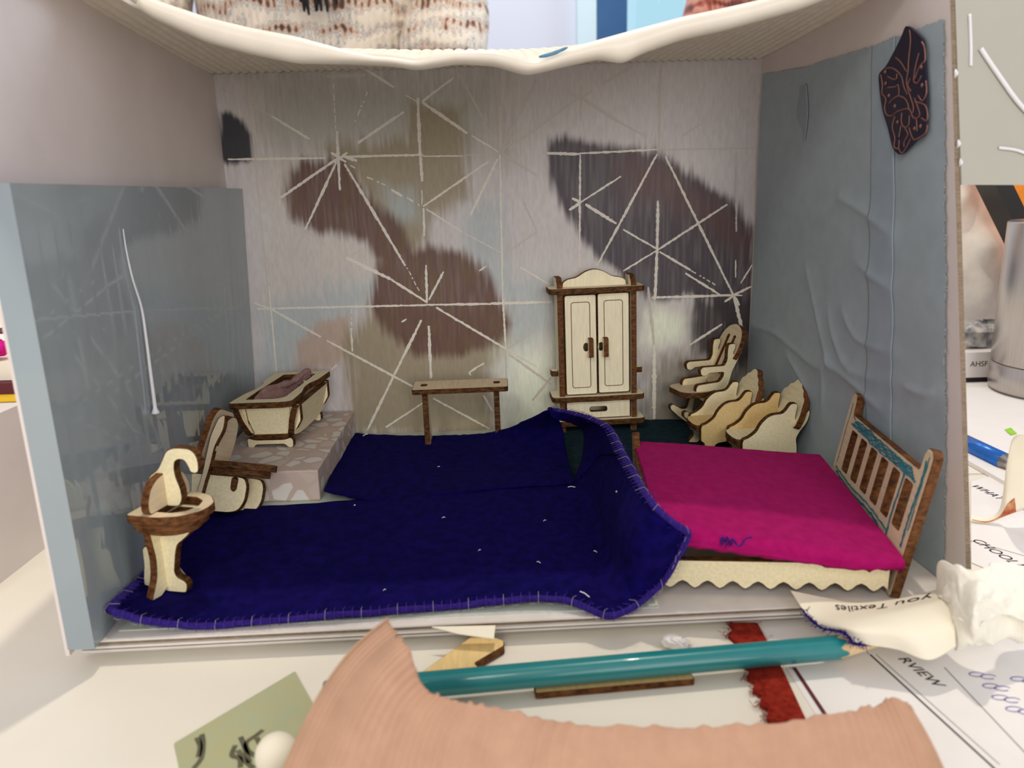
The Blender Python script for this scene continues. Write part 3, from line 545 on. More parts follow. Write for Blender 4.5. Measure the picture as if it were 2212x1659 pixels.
# roof sheet, corrugated below, with a wavy white lip
LL = np.array(DATA['LIPL']); LU = np.array(DATA['LIPU'])
nx = 520; rx = np.linspace(.35, 27.9, nx)
lo = np.interp(rx, LL[:, 0], LL[:, 2]); hi = np.interp(rx, LU[:, 0], LU[:, 2])
def smoo(a, k):
    w = np.hanning(k); w /= w.sum(); return np.convolve(np.pad(a, k//2, mode='edge'), w, 'valid')[:len(a)]
lo = smoo(lo, 17); hi = np.maximum(smoo(hi, 21), lo+.28); los = smoo(lo, 141)
nt = 46; G = np.zeros((nt, nx, 3))
for t in range(nt):
    f = t/(nt-1); y = -13*f*(1+.85*np.clip((2.3-rx)/1.8, 0, 1)**.8)  # left end swept forward out of view, shaped to move the lamp's shadow edge
    xw = .3-.04*y+(rx-.35)/27.55*(26.7-.01*y)
    base = 18.5+(np.maximum(los, 0)+.3-18.5)*(f**1.5)
    z = base+(lo+.12-(los+.3))*f**6
    z = z+.045*np.sin(rx*2*math.pi/.42+.25*np.sin(rx*.9+f*2))*(1 if f < .93 else 0)
    G[t, :, 0] = xw; G[t, :, 1] = y; G[t, :, 2] = z+Z0
grid_mesh('roof_sheet', G[::-1], M_CREAMB, bx, thick=-.22)
sec = 11; G = np.zeros((sec, nx, 3))
for s in range(sec):
    a = math.pi*s/(sec-1); ye_ = -13*(1+.85*np.clip((2.3-rx)/1.8, 0, 1)**.8); G[s, :, 0] = .3-.04*ye_+(rx-.35)/27.55*(26.7-.01*ye_); G[s, :, 1] = -12.9*(1+.85*np.clip((2.3-rx)/1.8, 0, 1)**.8)-.42*math.sin(a); G[s, :, 2] = (lo+hi)/2-(hi-lo)/2*math.cos(a)+Z0
grid_mesh('roof_lip', G, M_ROOFLIP, bx, thick=0)
tube('blue_smear', cr([(15.42, -13.36, 16.72+Z0), (15.85, -13.38, 16.80+Z0), (16.35, -13.37, 16.98+Z0)], 12), np.array([.02, .04, .05, .06, .06, .06, .06, .06, .05, .05, .04, .02]), M_BLUEP, bx)
# the flap of translucent plastic beyond the right wall
bq('side_flap', [(27.95, -16.15, 12.35), (36, -15.8, 12.1), (36, -13.8, 21), (27.85, -14.1, 21)], (0, .12, 0), mat('milky_plastic', '#B2B0A5', .3, .4, .05, 12))
V = []; F = []
for pts, r in (([(28.6, -15.25, 16.3), (29.0, -15.38, 15.7), (29.8, -15.62, 14.6), (30.6, -15.76, 13.9)], .07), ([(29.1, -15.9, 13.4), (29.7, -15.9, 13.3), (30.4, -15.95, 13.0)], .05), ([(28.3, -15.0, 17.3), (28.32, -15.2, 16.4), (28.3, -15.35, 15.8)], .05)):
    tube_geo([(a, b, c+Z0) for a, b, c in cr(pts, 14)], r, V, F, 6)
for a, c in ((27.86, 15.6), (27.9, 13.55), (27.95, 13.0)):
    y_ = -18.95+.232*c; tube_geo([(a, y_, c-.12+Z0), (a, y_-.06, c+Z0), (a, y_, c+.12+Z0)], [.03, .07, .03], V, F, 6)
mesh('glue_streak', V, F, M_GLUE, bx, smooth=True)
# loose card strips lying at the front edge of the floor
bq('card_strip', [(12.4, -19.75, -.02), (13.45, -19.95, -.1), (13.5, -19.45, .02), (11.6, -19.45, .05)], (0, 0, .03), M_CREAMP)

# ------------------------------------------------------------------ butterfly wing scrap
wg = root('butterfly_wing', (27.5, -13, 15.3), 'dark navy butterfly wing scrap with copper veins glued on the slate fabric wall', 'decoration')
def wq(y, z, d): return (ra-rb*y-.16-d-27.5, y+13, z-15.3)
wl = rnd(DATA['WING'], .25)
V = [wq(y, z, .02) for y, z in wl]+[wq(y, z, .1) for y, z in wl]; k = len(wl)
F = [(i, (i+1) % k, k+(i+1) % k, k+i) for i in range(k)]
for t in tessellate_polygon([[Vector((a, b, 0)) for a, b in wl]]): F += [tuple(t), tuple(k+i for i in reversed(t))]
mesh('wing_sheet', V, F, [M_NAVY], wg)
V = []; F = []
for l in DATA['VEINS']:
    p = cr([(y, z, 0) for y, z in l], 6*len(l)); tube_geo([wq(a[0], a[1], .1) for a in p], .026, V, F, 5)
for y, z in DATA['DOTS']: tube_geo([wq(y, z-.06, .1), wq(y, z, .1), wq(y, z+.06, .1)], [.03, .06, .03], V, F, 6)
mesh('vein', V, F, M_COPPER, wg, smooth=True)

# ------------------------------------------------------------------ felts on the floor of the box
GF = np.array(grid_pts([[(a, b, c) for a, b, c in r] for r in DATA['RUGF']], 150, 90))
def fuzz(G, a, s):
    G = G.copy(); G[..., 2] += a*(noise2(G.shape[0], G.shape[1], (30, 45), s)-.5)+a*.8*(noise2(*G.shape[:2], (8, 12), s+1)-.5); return G
rug = root('blue_felt_rug', (10, -12, 0), 'large violet-blue felt rug with stitched rim, its right end climbing the bed foot', 'rug')
off = np.array([10, -12, 0]); GF = fuzz(GF, .05, 21)+np.array([0, 0, .08]); GF[..., 0] = np.maximum(GF[..., 0], panel_x(GF[..., 1], GF[..., 2])+.16)
grid_mesh('front_sheet', GF-off, M_BLUEF, rug, thick=.1)
GL = grid_pts(DATA['RUGL'], 60, 60)
grid_mesh('curled_flap', fuzz(GL, .04, 25)+np.array([0, 0, .03])-off, M_BLUEF, rug, thick=.1)
GB = fuzz(grid_pts(DATA['RUGB'], 110, 70), .05, 23)+np.array([0, 0, .06])
grid_mesh('back_sheet', GB-off, M_BLUEF, rug, thick=.1)
# binding and stitches along the front and right rim
left = GF[::-1, 0][40:]; rim = np.concatenate([left, GF[0, 2:-2], GF[:, -1][:-2], GL[2:, -1]])
d = np.r_[0, np.cumsum(np.linalg.norm(np.diff(rim, axis=0), axis=1))]; nR = int(d[-1]/.09)
rim = np.stack([np.interp(np.linspace(0, d[-1], nR), d, rim[:, k]) for k in range(3)], 1)
rim = np.stack([smoo(rim[:, k], 7) for k in range(3)], 1)
rr = .1*(1+.3*(noise2(1, nR, (1, nR//3), 9)[0]-.5))
V = []; F = []; tube_geo(rim-off+np.array([0, 0, .02]), rr, V, F, 7); bind = mesh('rim_binding', V, F, M_BIND, rug, smooth=True)
T = np.gradient(rim, axis=0); T /= np.linalg.norm(T, axis=1, keepdims=True)
V = []; F = []; V2 = []; F2 = []
for k in range(3, nR-3, 3):
    p = rim[k]-off; t = T[k]; n = np.cross(t, [0, 0, 1.]); n /= np.linalg.norm(n)+1e-9
    inn = p-n*.28; inn[2] += .1
    tube_geo([p+n*.16-[0, 0, .08], p+n*.13+[0, 0, .08], p+[0, 0, .2], inn], .010, *((V2, F2) if k % 4 else (V, F)), 3)
    if k % 2: tube_geo([p+n*.17+[0, 0, -.06], p+n*.2+t*.09+[0, 0, -.05], p+n*.17+t*.18+[0, 0, -.06]], .009, V, F, 3)
o = mesh('stitching', V, F, M_THREAD, rug); o['kind'] = 'stuff'
o = mesh('rim_stitching', V2, F2, M_VTHREAD, rug); o['kind'] = 'stuff'
# pile fuzz
V = []; F = []
for k in range(2600):
    j = random.randrange(nR); p = rim[j]-off+np.array([random.gauss(0, .1), random.gauss(0, .1), random.uniform(-.02, .14)])
    q = p+np.array([random.gauss(0, .055), random.gauss(0, .055)-.02, random.uniform(-.02, .08)])
    tube_geo([p, q], .006, V, F, 3, False)
o = mesh('rim_fuzz', V, F, M_BIND, rug); o['kind'] = 'stuff'
# lint on the rug
def lint(G, u, v, dx, dy, r=.016, lift=.1):
    p = G[int(v*(G.shape[0]-1)), int(u*(G.shape[1]-1))]+np.array([0, 0, lift]); return [p, p+np.array([dx*.5, dy*.5+.03, .02]), p+np.array([dx, dy, 0])]
V = []; F = []
for G_, u, v, dx, dy, r in ((GF, .62, .12, .25, -.35, .02), (GF, .6, .93, .3, -.05, .02), (GF, .35, .75, .12, .05, .015), (GF, .25, .9, .06, .02, .02), (GF, .52, .62, .1, .08, .012), (GF, .5, .3, -.12, .1, .012), (GF, .4, .45, .08, .06, .012), (GB, .1, .85, .18, .3, .03), (GB, .5, .3, .1, .03, .015), (GF, .88, .75, .03, .03, .025), (GF, .3, .2, .08, .05, .012), (GF, .7, .4, .1, -.1, .012)):
    tube_geo([a-off for a in lint(G_, u, v, dx, dy)], r, V, F, 4)
o = mesh('lint', V, F, M_PAPER, rug); o['kind'] = 'stuff'
# dark teal felt below wardrobe, chairs and bed
ctrl = [[(14.6, -10.6, .1), (17, -10.4, .1), (20, -9.8, .12), (26.9, -9.3, .12)], [(14.6, -6.5, .12), (17, -6.2, .15), (20.5, -6, .15), (26.9, -6, .15)],
        [(14.7, -3, .2), (17.5, -3, .3), (20.8, -3, .22), (26.8, -3, .18)], [(14.9, -.2, .35), (18, -.2, .42), (21.5, -.2, .36), (26.8, -.2, .22)]]
o = grid_mesh('teal_felt_rug', fuzz(grid_pts(ctrl, 90, 80), .05, 31), M_GREENF, None, thick=.08)
tag(o, 'dark teal felt piece on the box floor under the wardrobe and wooden chairs', 'rug')

# ------------------------------------------------------------------ terrazzo platform, tub, towel
M_TERR = bpy.data.materials.new('terrazzo_paper'); M_TERR.use_nodes = True
nt_ = M_TERR.node_tree; b_ = nt_.nodes['Principled BSDF']; b_.inputs['Roughness'].default_value = .6
tc_ = nt_.nodes.new('ShaderNodeTexCoord'); nz_ = nt_.nodes.new('ShaderNodeTexNoise'); nz_.inputs['Scale'].default_value = 130
mx_ = nt_.nodes.new('ShaderNodeMix'); mx_.data_type = 'VECTOR'; mx_.inputs[0].default_value = .0022
vo_ = nt_.nodes.new('ShaderNodeTexVoronoi'); vo_.feature = 'DISTANCE_TO_EDGE'; vo_.inputs['Scale'].default_value = 118; vo_.inputs['Randomness'].default_value = 1
vc_ = nt_.nodes.new('ShaderNodeTexVoronoi'); vc_.inputs['Scale'].default_value = 118
L_ = nt_.links.new
L_(tc_.outputs['Object'], nz_.inputs['Vector']); L_(tc_.outputs['Object'], mx_.inputs[4]); L_(nz_.outputs['Color'], mx_.inputs[5])
L_(mx_.outputs[1], vo_.inputs['Vector']); L_(mx_.outputs[1], vc_.inputs['Vector'])
rp_ = nt_.nodes.new('ShaderNodeValToRGB'); rp_.color_ramp.elements[0].position = .09; rp_.color_ramp.elements[1].position = .13
L_(vo_.outputs['Distance'], rp_.inputs[0])
r2_ = nt_.nodes.new('ShaderNodeValToRGB'); r2_.color_ramp.interpolation = 'CONSTANT'
r2_.color_ramp.elements[0].color = (*hexc('#CBB9AD'), 1); r2_.color_ramp.elements[1].position = .42; r2_.color_ramp.elements[1].color = (*hexc('#DEDAD2'), 1)
e_ = r2_.color_ramp.elements.new(.75); e_.color = (*hexc('#CFC2B5'), 1)
L_(vc_.outputs['Color'], r2_.inputs[0])
m2_ = nt_.nodes.new('ShaderNodeMix'); m2_.data_type = 'RGBA'; m2_.inputs[6].default_value = (*hexc('#C6B2A6'), 1)
L_(rp_.outputs[0], m2_.inputs[0]); L_(r2_.outputs[0], m2_.inputs[7]); L_(m2_.outputs[2], b_.inputs[0])
PH = 1.38
pl = mesh('foam_platform', [(-2.2, -4.6, 0), (2.7, -4.62, 0), (2.55, 4.4, 0), (-2.5, 4.4, 0), (-2.2, -4.6, PH), (2.72, -4.62, PH), (2.55, 4.4, PH), (-2.5, 4.4, PH)], BOXF, M_TERR)
pl.location = (3.26*S, -4.7*S, .03*S); 
bm = pl.modifiers.new('soft_edges', 'BEVEL'); bm.width = .0006; bm.segments = 2
tag(pl, 'foam block wrapped in terrazzo paper under the wooden bathtub', 'platform')

tub = root('bathtub', (3.28, -3.75, 1.43), 'laser-cut wooden toy bathtub standing on the terrazzo block', 'bathtub', (1.3, -1.6, -5.7))
H = 2.05
rim_o = [(-1.5, -2.8), (1.1, -2.8), (1.45, -2.6), (1.42, -1.2), (1.2, -.3), (1.2, .4), (1.42, 1.0), (1.5, 2.8), (-1.5, 2.8), (-1.42, 1.0), (-1.2, .4), (-1.2, -.3), (-1.42, -1.2), (-1.5, -2.4)]
rim_h = [(-.9, -2.2), (.55, -2.2), (.85, -1.9), (.85, 0), (.85, .5), (.65, .9), (.85, .95), (.85, 2.2), (-.8, 2.25), (-.85, .6), (-.9, -.8)]
ply('rim', rim_o, tub, ax='xy', off=(0, 0, H), holes=[rim_h], r=.25)
for s in (-1, 1):
    Ms = Matrix.Translation((s*.95, 0, .45)) @ Matrix.Rotation(s*math.radians(17), 4, 'Y')
    ply('side_panel', [(-2.35, 1.6), (-2.45, .95), (-2.2, .15), (-1.4, -.05), (-.6, -.12), (.6, -.12), (1.4, -.05), (2.2, .15), (2.4, .9), (2.35, 1.6)], tub, ax='yz', off=(-.14, 0, 0), M=Ms, r=.2)
for y in (-2.05, 1.9):
    ply('end_panel', [(-1.25, H-.02), (1.25, H-.02), (.78, .5), (-.78, .5)], tub, ax='xz', off=(0, y, 0), r=.03)
    for s in (-1, 1):
        ply('corner_ear', [(s*1.05, H-.03), (s*1.55, H-.03), (s*1.52, 1.2), (s*1.2, .72), (s*.98, .9)], tub, ax='xz', off=(0, y-.02, 0), r=.12)
ply('bottom_panel', [(-.85, -2.2), (.85, -2.2), (.85, 2.1), (-.85, 2.1)], tub, ax='xy', off=(0, 0, .34), r=.1)
for y in (-2.15, 1.75):
    ply('foot', [(-1.1, .42), (-1.02, .5), (-.7, .40), (.7, .40), (1.02, .5), (1.12, .36), (1.1, .05), (.98, -.02), (.82, 0), (.68, .16), (-.68, .16), (-.82, 0), (-.98, -.02), (-1.1, .05)], tub, ax='xz', off=(0, y-.16, 0), r=.14, mats=(M_PLY, M_EDGE))
# rolled pink felt towel lying in the tub
tw = root('pink_felt_towel', (3.2, -3.7, 3.2), 'crumpled dusty-pink felt strip lying inside the wooden bathtub', 'towel', (0, 0, -6))
ctrl = [[(-.62, -2.0, .05), (-.2, -2.05, .1), (.3, -1.95, .08), (.6, -1.8, 0)], [(-.68, -1.6, .45), (-.3, -1.3, .55), (.2, -1.1, .3), (.6, -1, .1)], [(-.7, -.6, .4), (-.35, -.4, .62), (.1, -.2, .45), (.5, 0, .15)],
        [(-.6, .5, .3), (-.25, .6, .45), (.1, .7, .4), (.4, .75, .35)], [(-.2, 1.4, .35), (.1, 1.4, .5), (.35, 1.4, .6), (.55, 1.4, .55)], [(.1, 1.9, .6), (.3, 1.95, .8), (.5, 2.0, .85), (.72, 1.95, .7)], [(.15, 2.1, .5), (.32, 2.2, .65), (.5, 2.25, .7), (.68, 2.2, .55)]]
grid_mesh('felt_strip', fuzz(grid_pts(ctrl, 40, 70), .08, 41), M_FLESHF, tw, thick=.14)
tube('rolled_edge', cr([(-.55, -2.0, .2), (-.5, -1.2, .55), (-.1, -.2, .6), (.15, .7, .55), (.4, 1.5, .75), (.55, 2.1, .8)], 30), .16+.03*np.sin(np.arange(30)), M_FLESHF, tw)

# ------------------------------------------------------------------ toilet, tipped back
tl = root('toilet', (2.72, -10.75, .22), 'tipped-over wooden toy toilet leaning against the terrazzo block', 'toilet', (-24, 4.5, -6))
side = [(-1.72, 1.28), (-1.6, 1.46), (-1.2, 1.46), (.25, 1.46), (.6, 1.42), (.74, 1.1), (.72, .5), (.5, .1), (.1, 0), (-1.3, 0), (-1.7, .2)]
for i, y in enumerate((-.62, .42)):
    ply('bowl_side', [(x+.28*i, z) for x, z in side], tl, ax='xz', off=(0, y, 0), r=.3, holes=[[(.08, 1.40), (.32, 1.40), (.30, .95), (.2, .85), (.08, .95)]] if i == 0 else [])
ply('bowl_front', [(-.6, .1), (.6, .1), (.6, 1.4), (-.6, 1.4)], tl, ax='yz', off=(.05, 0, 0), mats=(M_PLYD, M_EDGE))
seatp = [(-1.1, -.85), (.3, -.92), (1.1, -.75), (1.55, -.3), (1.6, .1), (1.4, .6), (.8, .9), (-1.1, .85)]
ply('seat', [(x*.85, y*.9) for x, y in seatp], tl, ax='xy', off=(0, 0, 1.47), r=.4, mats=(M_PLYD, M_EDGE))
ply('seat_ring', seatp, tl, ax='xy', off=(0, 0, 1.75), r=.4, mats=(M_PLYD, M_EDGE), holes=[[(-.3, -.4), (.6, -.4), (.9, 0), (.6, .4), (-.3, .4)]])
Ml = Matrix.Translation((-1.02, 0, 2.0)) @ Matrix.Rotation(math.radians(10), 4, 'Y')
ply('lid', [(-.8, 0), (-.82, 1.0), (-.6, 1.7), (-.2, 1.95), (.2, 1.95), (.6, 1.7), (.82, 1.0), (.8, 0)], tl, ax='yz', off=(-.05, 0, 0), r=.4, M=Ml, mats=(M_PLYD, M_BROWN))
ply('cistern_back', [(-1.0, 0), (-1.0, 1.7), (-.7, 2.15), (.7, 2.15), (1.0, 1.7), (1.0, 0)], tl, ax='yz', off=(-.45, 0, 0), r=.3, M=Ml, mats=(M_PLYD, M_BROWN))
ply('cistern_side', [(-1.42, 0), (-1.2, .5), (-1.05, 1.5), (-1.02, 2.1), (-.95, 3.0), (-.72, 3.75), (-.45, 3.9), (-.42, 3.3), (-.7, 2.6), (-.78, 1.7), (-.9, 1.0), (-1.0, 0)], tl, ax='xz', off=(0, -.9, 0), r=.25, mats=(M_PLYD, M_EDGE))

# ------------------------------------------------------------------ wash basin
sk = root('washbasin', (2.95, -17.15, .3), 'wooden toy washbasin with swan-neck tap at the front left of the rug', 'sink', (0, 0, -15))
sink_mats = (M_PLY, M_BROWN)
ply('pedestal_panel', [(-.42, 2.32), (1.5, 2.42), (1.45, 2.25), (1.17, 1.98), (.82, 1.71), (.72, 1.42), (.57, .74), (.64, .57), (.89, .47), (.99, .35), (.92, .03), (-.07, .0), (-.66, .0), (-.68, .3), (-.56, .9), (-.54, 1.43), (-.44, 1.55), (-.3, 1.56)], sk, ax='xz', off=(-.25, -.1, 0), r=.12)
ply('pedestal_cross', [(-.55, 2.4), (-.42, 1.3), (-.5, .7), (-.9, 0), (-.45, 0), (0, .22), (.45, 0), (.9, 0), (.5, .7), (.42, 1.3), (.55, 2.4)], sk, ax='yz', off=(-.28, 0, 0), r=.2, mats=sink_mats, T=.26)
bas = lambda k, s: [(-.55+s, -1.05*k), (.55*k, -1.05*k), (1.15*k, -.85*k), (1.58*k, -.4*k), (1.66*k, 0), (1.58*k, .4*k), (1.15*k, .85*k), (.55*k, 1.05*k), (-.55+s, 1.05*k)]
ply('basin_underside', bas(.86, .08), sk, ax='xy', off=(.2, 0, 2.5), r=.12, mats=sink_mats, holes=[[(.22, -.42), (.75, -.42), (1.08, 0), (.75, .42), (.22, .42)]])
ply('basin_bottom', bas(.72, .14), sk, ax='xy', off=(.2, 0, 2.3), T=.2, r=.12, mats=sink_mats)
ply('basin_top', bas(1, 0), sk, ax='xy', off=(.2, 0, 2.78), r=.15, mats=(M_PLYD, M_BROWN), holes=[[(.12, -.62), (.75, -.62), (1.12, -.4), (1.25, 0), (1.12, .4), (.75, .62), (.12, .62)]])
ply('tap', [(-.34, 2.84), (-.3, 3.5), (-.12, 3.82), (.2, 4.02), (.42, 4.35), (.6, 4.66), (.85, 4.78), (1.2, 4.80), (1.48, 4.78), (1.66, 4.62), (1.72, 4.35), (1.68, 4.06), (1.55, 3.98), (1.38, 4.02), (1.32, 4.22), (1.22, 4.4), (1.04, 4.42), (.88, 4.34), (.82, 4.1), (.84, 3.8), (.96, 3.45), (.96, 3.1), (.82, 2.86), (.6, 2.84)], sk, ax='xz', off=(.08, -.14, .2), r=.16)
ply('splash_panel', [(0, 2.86), (-.95, 2.86), (-.98, 3.2), (-.8, 3.62), (-.5, 3.85), (0, 3.95), (.5, 3.85), (.8, 3.62), (.98, 3.2), (.95, 2.86)], sk, ax='yz', off=(.2, 0, .2), r=.15, mats=(M_PLYD, M_BROWN))
gt = tube('glue_string', cr([(3.72, -16.9, 4.5), (4.0, -16.0, 4.25), (4.4, -14.8, 3.9)], 14), np.linspace(.025, .03, 14), M_GLUE)
bpy.data.objects.remove(gt)

# ------------------------------------------------------------------ bench table
bn = root('bench_table', (11.75, -2.45, .27), 'small wooden toy table with two plank legs on the blue felt by the back wall', 'table', (4, -.4, .5))
tm = (M_PLYD, M_EDGE)
ply('tabletop', [(-2.38, -.72), (2.38, -.72), (2.38, .72), (-2.38, .72)], bn, ax='xy', off=(0, 0, 2.78), r=.14, mats=tm, T=.26,
    holes=[[(s*1.82-.14, -.12), (s*1.82+.14, -.12), (s*1.82+.14, .2), (s*1.82-.14, .2)] for s in (-1, 1)])
for s in (-1, 1):
    ply('leg', [(-.3, 2.95), (-.3, 2.5), (-.42, 1.2), (-.5, 0), (-.15, .0), (0, .5), (.15, 0), (.5, .0), (.42, 1.2), (.3, 2.5), (.3, 2.95)], bn, ax='yz', off=(s*1.79-.14, 0, 0), r=.06, mats=(M_PLYD, M_EDGE))

# ------------------------------------------------------------------ wardrobe
wd = root('wardrobe', (18.78, -1.9, .45), 'tall wooden toy wardrobe with two panelled doors standing against the star wallpaper', 'wardrobe', (-1.2, -.6, 2.2))
DP = 1.5
for s in (-1, 1):
    ply('side_panel', [(0, .12), (.35, .12), (.35, 0), (.6, .12), (DP, .12), (DP, 7.9), (.35, 7.9), (.3, 7.75), (0, 7.6)], wd, ax='yz', off=(s*1.86-.14, 0, 0), r=.08, mats=(M_PEACHW, M_BROWN), T=.28)
for s in (-1, 1):
    ply('foot', [(0, -.28), (.3, -.28), (.3, .14), (0, .14)], wd, ax='yz', off=(s*1.86-.14, .05, 0), mats=(M_PEACHW, M_BROWN))
def wave(w, d0, dep, a=.16):
    return [(-w, dep), (-w, .05), (-w+.12, -.12+d0), (-w+.6, -.2+d0), (-1.1, -.14+d0), (-.6, -.02+d0-a), (0, d0-a-.06), (.6, -.02+d0-a), (1.1, -.14+d0), (w-.6, -.2+d0), (w-.12, -.12+d0), (w, .05), (w, dep)]
wm = (M_PEACHW, M_EDGE)
ply('top_shelf', wave(2.42, -.05, DP), wd, ax='xy', off=(0, 0, 7.1), r=.2, mats=wm)
ply('lower_shelf', wave(2.4, -.05, DP), wd, ax='xy', off=(0, 0, 1.55), r=.2, mats=wm)
ply('base_shelf', [(-2.4, DP), (-2.4, -.1), (-2.2, -.24), (2.2, -.24), (2.4, -.1), (2.4, DP)], wd, ax='xy', off=(0, 0, .28), r=.1, mats=wm)
for s in (-1, 1): ply('shelf_tab', [(s*2.0, .3), (s*2.36, .34), (s*2.38, .9), (s*2.0, .9)], wd, ax='xy', off=(0, 0, 2.85), r=.08, mats=wm)
ply('crest', [(-1.66, 7.1), (-1.64, 7.62), (-1.35, 7.78), (-.9, 7.84), (-.5, 8.12), (0, 8.26), (.5, 8.12), (.9, 7.84), (1.35, 7.78), (1.64, 7.62), (1.66, 7.1)], wd, ax='xz', off=(0, .75, 0), r=.25, mats=wm)
ply('back_panel', [(-1.75, .3), (1.75, .3), (1.75, 7.3), (-1.75, 7.3)], wd, ax='xz', off=(0, DP-.3, 0), mats=wm)
def eng(par, pts, y):
    V = []; F = []; P = rnd(pts, .14); P = P+[P[0]]; strip_geo(P, .035, 0, V, F)
    mesh('engraved_line', [(a, y, b) for a, b, c in V], F, M_ENG, par)
for s in (-1, 1):
    x0, x1 = (-1.64, -.03) if s < 0 else (.03, 1.64)
    xh = -.36 if s < 0 else .4
    dz = 0 if s < 0 else .03
    d = ply('door', [(x0, 1.88+dz), (x1, 1.88+dz), (x1, 7.02+dz), (x0, 7.02+dz)], wd, ax='xz', off=(0, .1, 0), r=.14, mats=(M_PEACHW, M_EDGE), holes=[[(xh-.22+.12*math.cos(a)*1.0, 4.35+.2*math.sin(a)) for a in [k*math.pi/7 for k in range(14)]]])
    cx = (x0+x1)/2; eng(d, [(cx-.47, 2.25+dz), (cx+.47, 2.25+dz), (cx+.47, 6.65+dz), (cx-.47, 6.65+dz)], .092)
    ply('handle', [(-.32, 3.86), (.12, 3.86), (.12, 4.84), (-.32, 4.84)], d, ax='yz', off=(xh-.13, 0, 0), r=.06, mats=(M_PEACHW, M_BROWN), T=.24)
dr = ply('drawer', [(-1.66, .6), (1.66, .6), (1.66, 1.52), (-1.66, 1.52)], wd, ax='xz', off=(0, .06, 0), r=.05, mats=(M_PEACHW, M_EDGE), holes=[rnd([(-.44, .96), (.44, .96), (.44, 1.2), (-.44, 1.2)], .12)])

# ------------------------------------------------------------------ rocking chair
rk = root('rocking_chair', (23.2, -2.75, .22), 'wooden toy rocking chair with slotted round back in the corner beside the wardrobe', 'chair', (0, 0, 15))
rs = [(2.17, 4.6), (2.53, 4.61), (2.58, 4.51), (2.56, 4.34), (2.43, 4.06), (2.72, 3.95), (2.99, 4.21), (2.73, 3.7), (2.46, 3.2), (2.25, 2.5), (2.22, 1.7), (2.3, .95), (2.75, .75), (2.95, .5), (2.7, .3), (1.9, .06), (1.2, .0), (.75, .2), (.2, .62), (-.25, 1.05), (-.24, 1.25), (-.08, 1.32), (.4, 1.02), (.7, 1.0), (.87, 1.5), (.87, 1.7), (.6, 1.86), (.42, 2.06), (.4, 2.46), (.52, 2.63), (1.72, 2.69), (1.9, 2.9), (1.97, 3.16), (1.13, 3.17), (.99, 3.06), (.8, 3.03), (.65, 3.14), (.6, 3.39), (.74, 3.53), (1.98, 3.51), (2.11, 3.78), (2.11, 4.26)]
rh = [(1.05, .75), (1.6, .6), (2.0, .75), (1.95, 1.5), (1.7, 1.75), (1.2, 1.6)]
for y in (0, 1.45): ply('side_frame', rs, rk, ax='xz', off=(0, y, 0), r=.12, holes=[rh])
Mb = Matrix.Translation((1.75, .86, 2.35)) @ Matrix.Rotation(math.radians(24), 4, 'Y')
slots = [[(y-.09, .7), (y+.09, .7), (y+.09, 2.75), (y-.09, 2.75)] for y in (-.28, .28)]
ply('backrest', [(-.6, 0), (-.62, 1.3), (-.95, 1.7), (-1.0, 2.3), (-.9, 2.8), (-.6, 3.2), (0, 3.42), (.6, 3.2), (.9, 2.8), (1.0, 2.3), (.95, 1.7), (.62, 1.3), (.6, 0)], rk, ax='yz', off=(0, 0, 0), M=Mb, r=.35, mats=(M_PLYD, M_BROWN), holes=slots)
ply('seat', [(-.35, .2), (.05, -.2), (1.0, -.3), (2.0, .3), (2.0, 1.42), (1.0, 2.0), (0, 1.9), (-.35, 1.5)], rk, ax='xy', off=(0, 0, 2.0), r=.4, mats=(M_PLYD, M_EDGE))

# ------------------------------------------------------------------ two armchairs
asd = [(2.53, 3.06), (2.22, 3.07), (2.11, 2.95), (1.98, 2.74), (1.83, 2.63), (1.41, 2.59), (1.18, 2.48), (.91, 2.2), (.74, 1.84), (.42, 1.59), (.17, 1.5), (.12, 1.36), (.14, .72), (.31, .62), (.34, .39), (.11, .13), (.11, .03), (.61, 0), (.74, .31), (.92, .58), (1.5, .66), (2.0, .6), (2.25, .3), (2.3, .02), (2.85, 0), (2.86, .1), (2.62, .7), (2.59, 1.15), (2.53, 1.44), (2.68, 1.75), (2.99, 2.18), (3.10, 2.61), (3.03, 2.78), (2.9, 2.6), (2.62, 2.26), (2.44, 2.33), (2.46, 2.59)]
def armchair(loc, rz, label, fa, fb):
    c = root('armchair', loc, label, 'chair', (0, 0, rz), 'wooden toy armchairs beside the bed')
    ply('side_panel', asd, c, ax='xz', off=(0, 0, 0), r=.14, mats=(fa, M_EDGE))
    ply('side_panel', asd, c, ax='xz', off=(0, 1.9, 0), r=.14, mats=(fb, M_EDGE))
    Ma = Matrix.Translation((2.05, 1.09, 1.28)) @ Matrix.Rotation(math.radians(21), 4, 'Y')
    cr_ = [(0, 2.78), (.28, 2.72), (.45, 2.5), (.72, 2.42), (.84, 2.2), (1.12, 2.08), (1.2, 1.75), (1.32, 1.35), (1.3, .85), (1.14, .72), (1.08, 1.0), (.78, 1.02), (.76, 0)]
    ply('backrest', [(-a, b) for a, b in reversed(cr_)][:-1]+cr_, c, ax='yz', off=(0, 0, 0), M=Ma, r=.12, mats=(M_PLY, M_BROWN))
    ply('seat', [(-.02, .3), (.1, .26), (2.3, .27), (2.3, 1.9), (.1, 1.92), (-.12, 1.6), (-.16, 1.1), (-.12, .6)], c, ax='xy', off=(0, 0, 1.14), r=.15, mats=(fa, M_EDGE))
    return c
armchair((22.95, -5.75, .2), 2, 'wooden toy armchair with a tan near side, between the rocking chair and the other armchair', M_TAN, M_PLY)
armchair((24.2, -8.0, .2), 2, 'wooden toy armchair with a pale near side, the one nearest the magenta-covered bed', M_PLY, M_TAN)

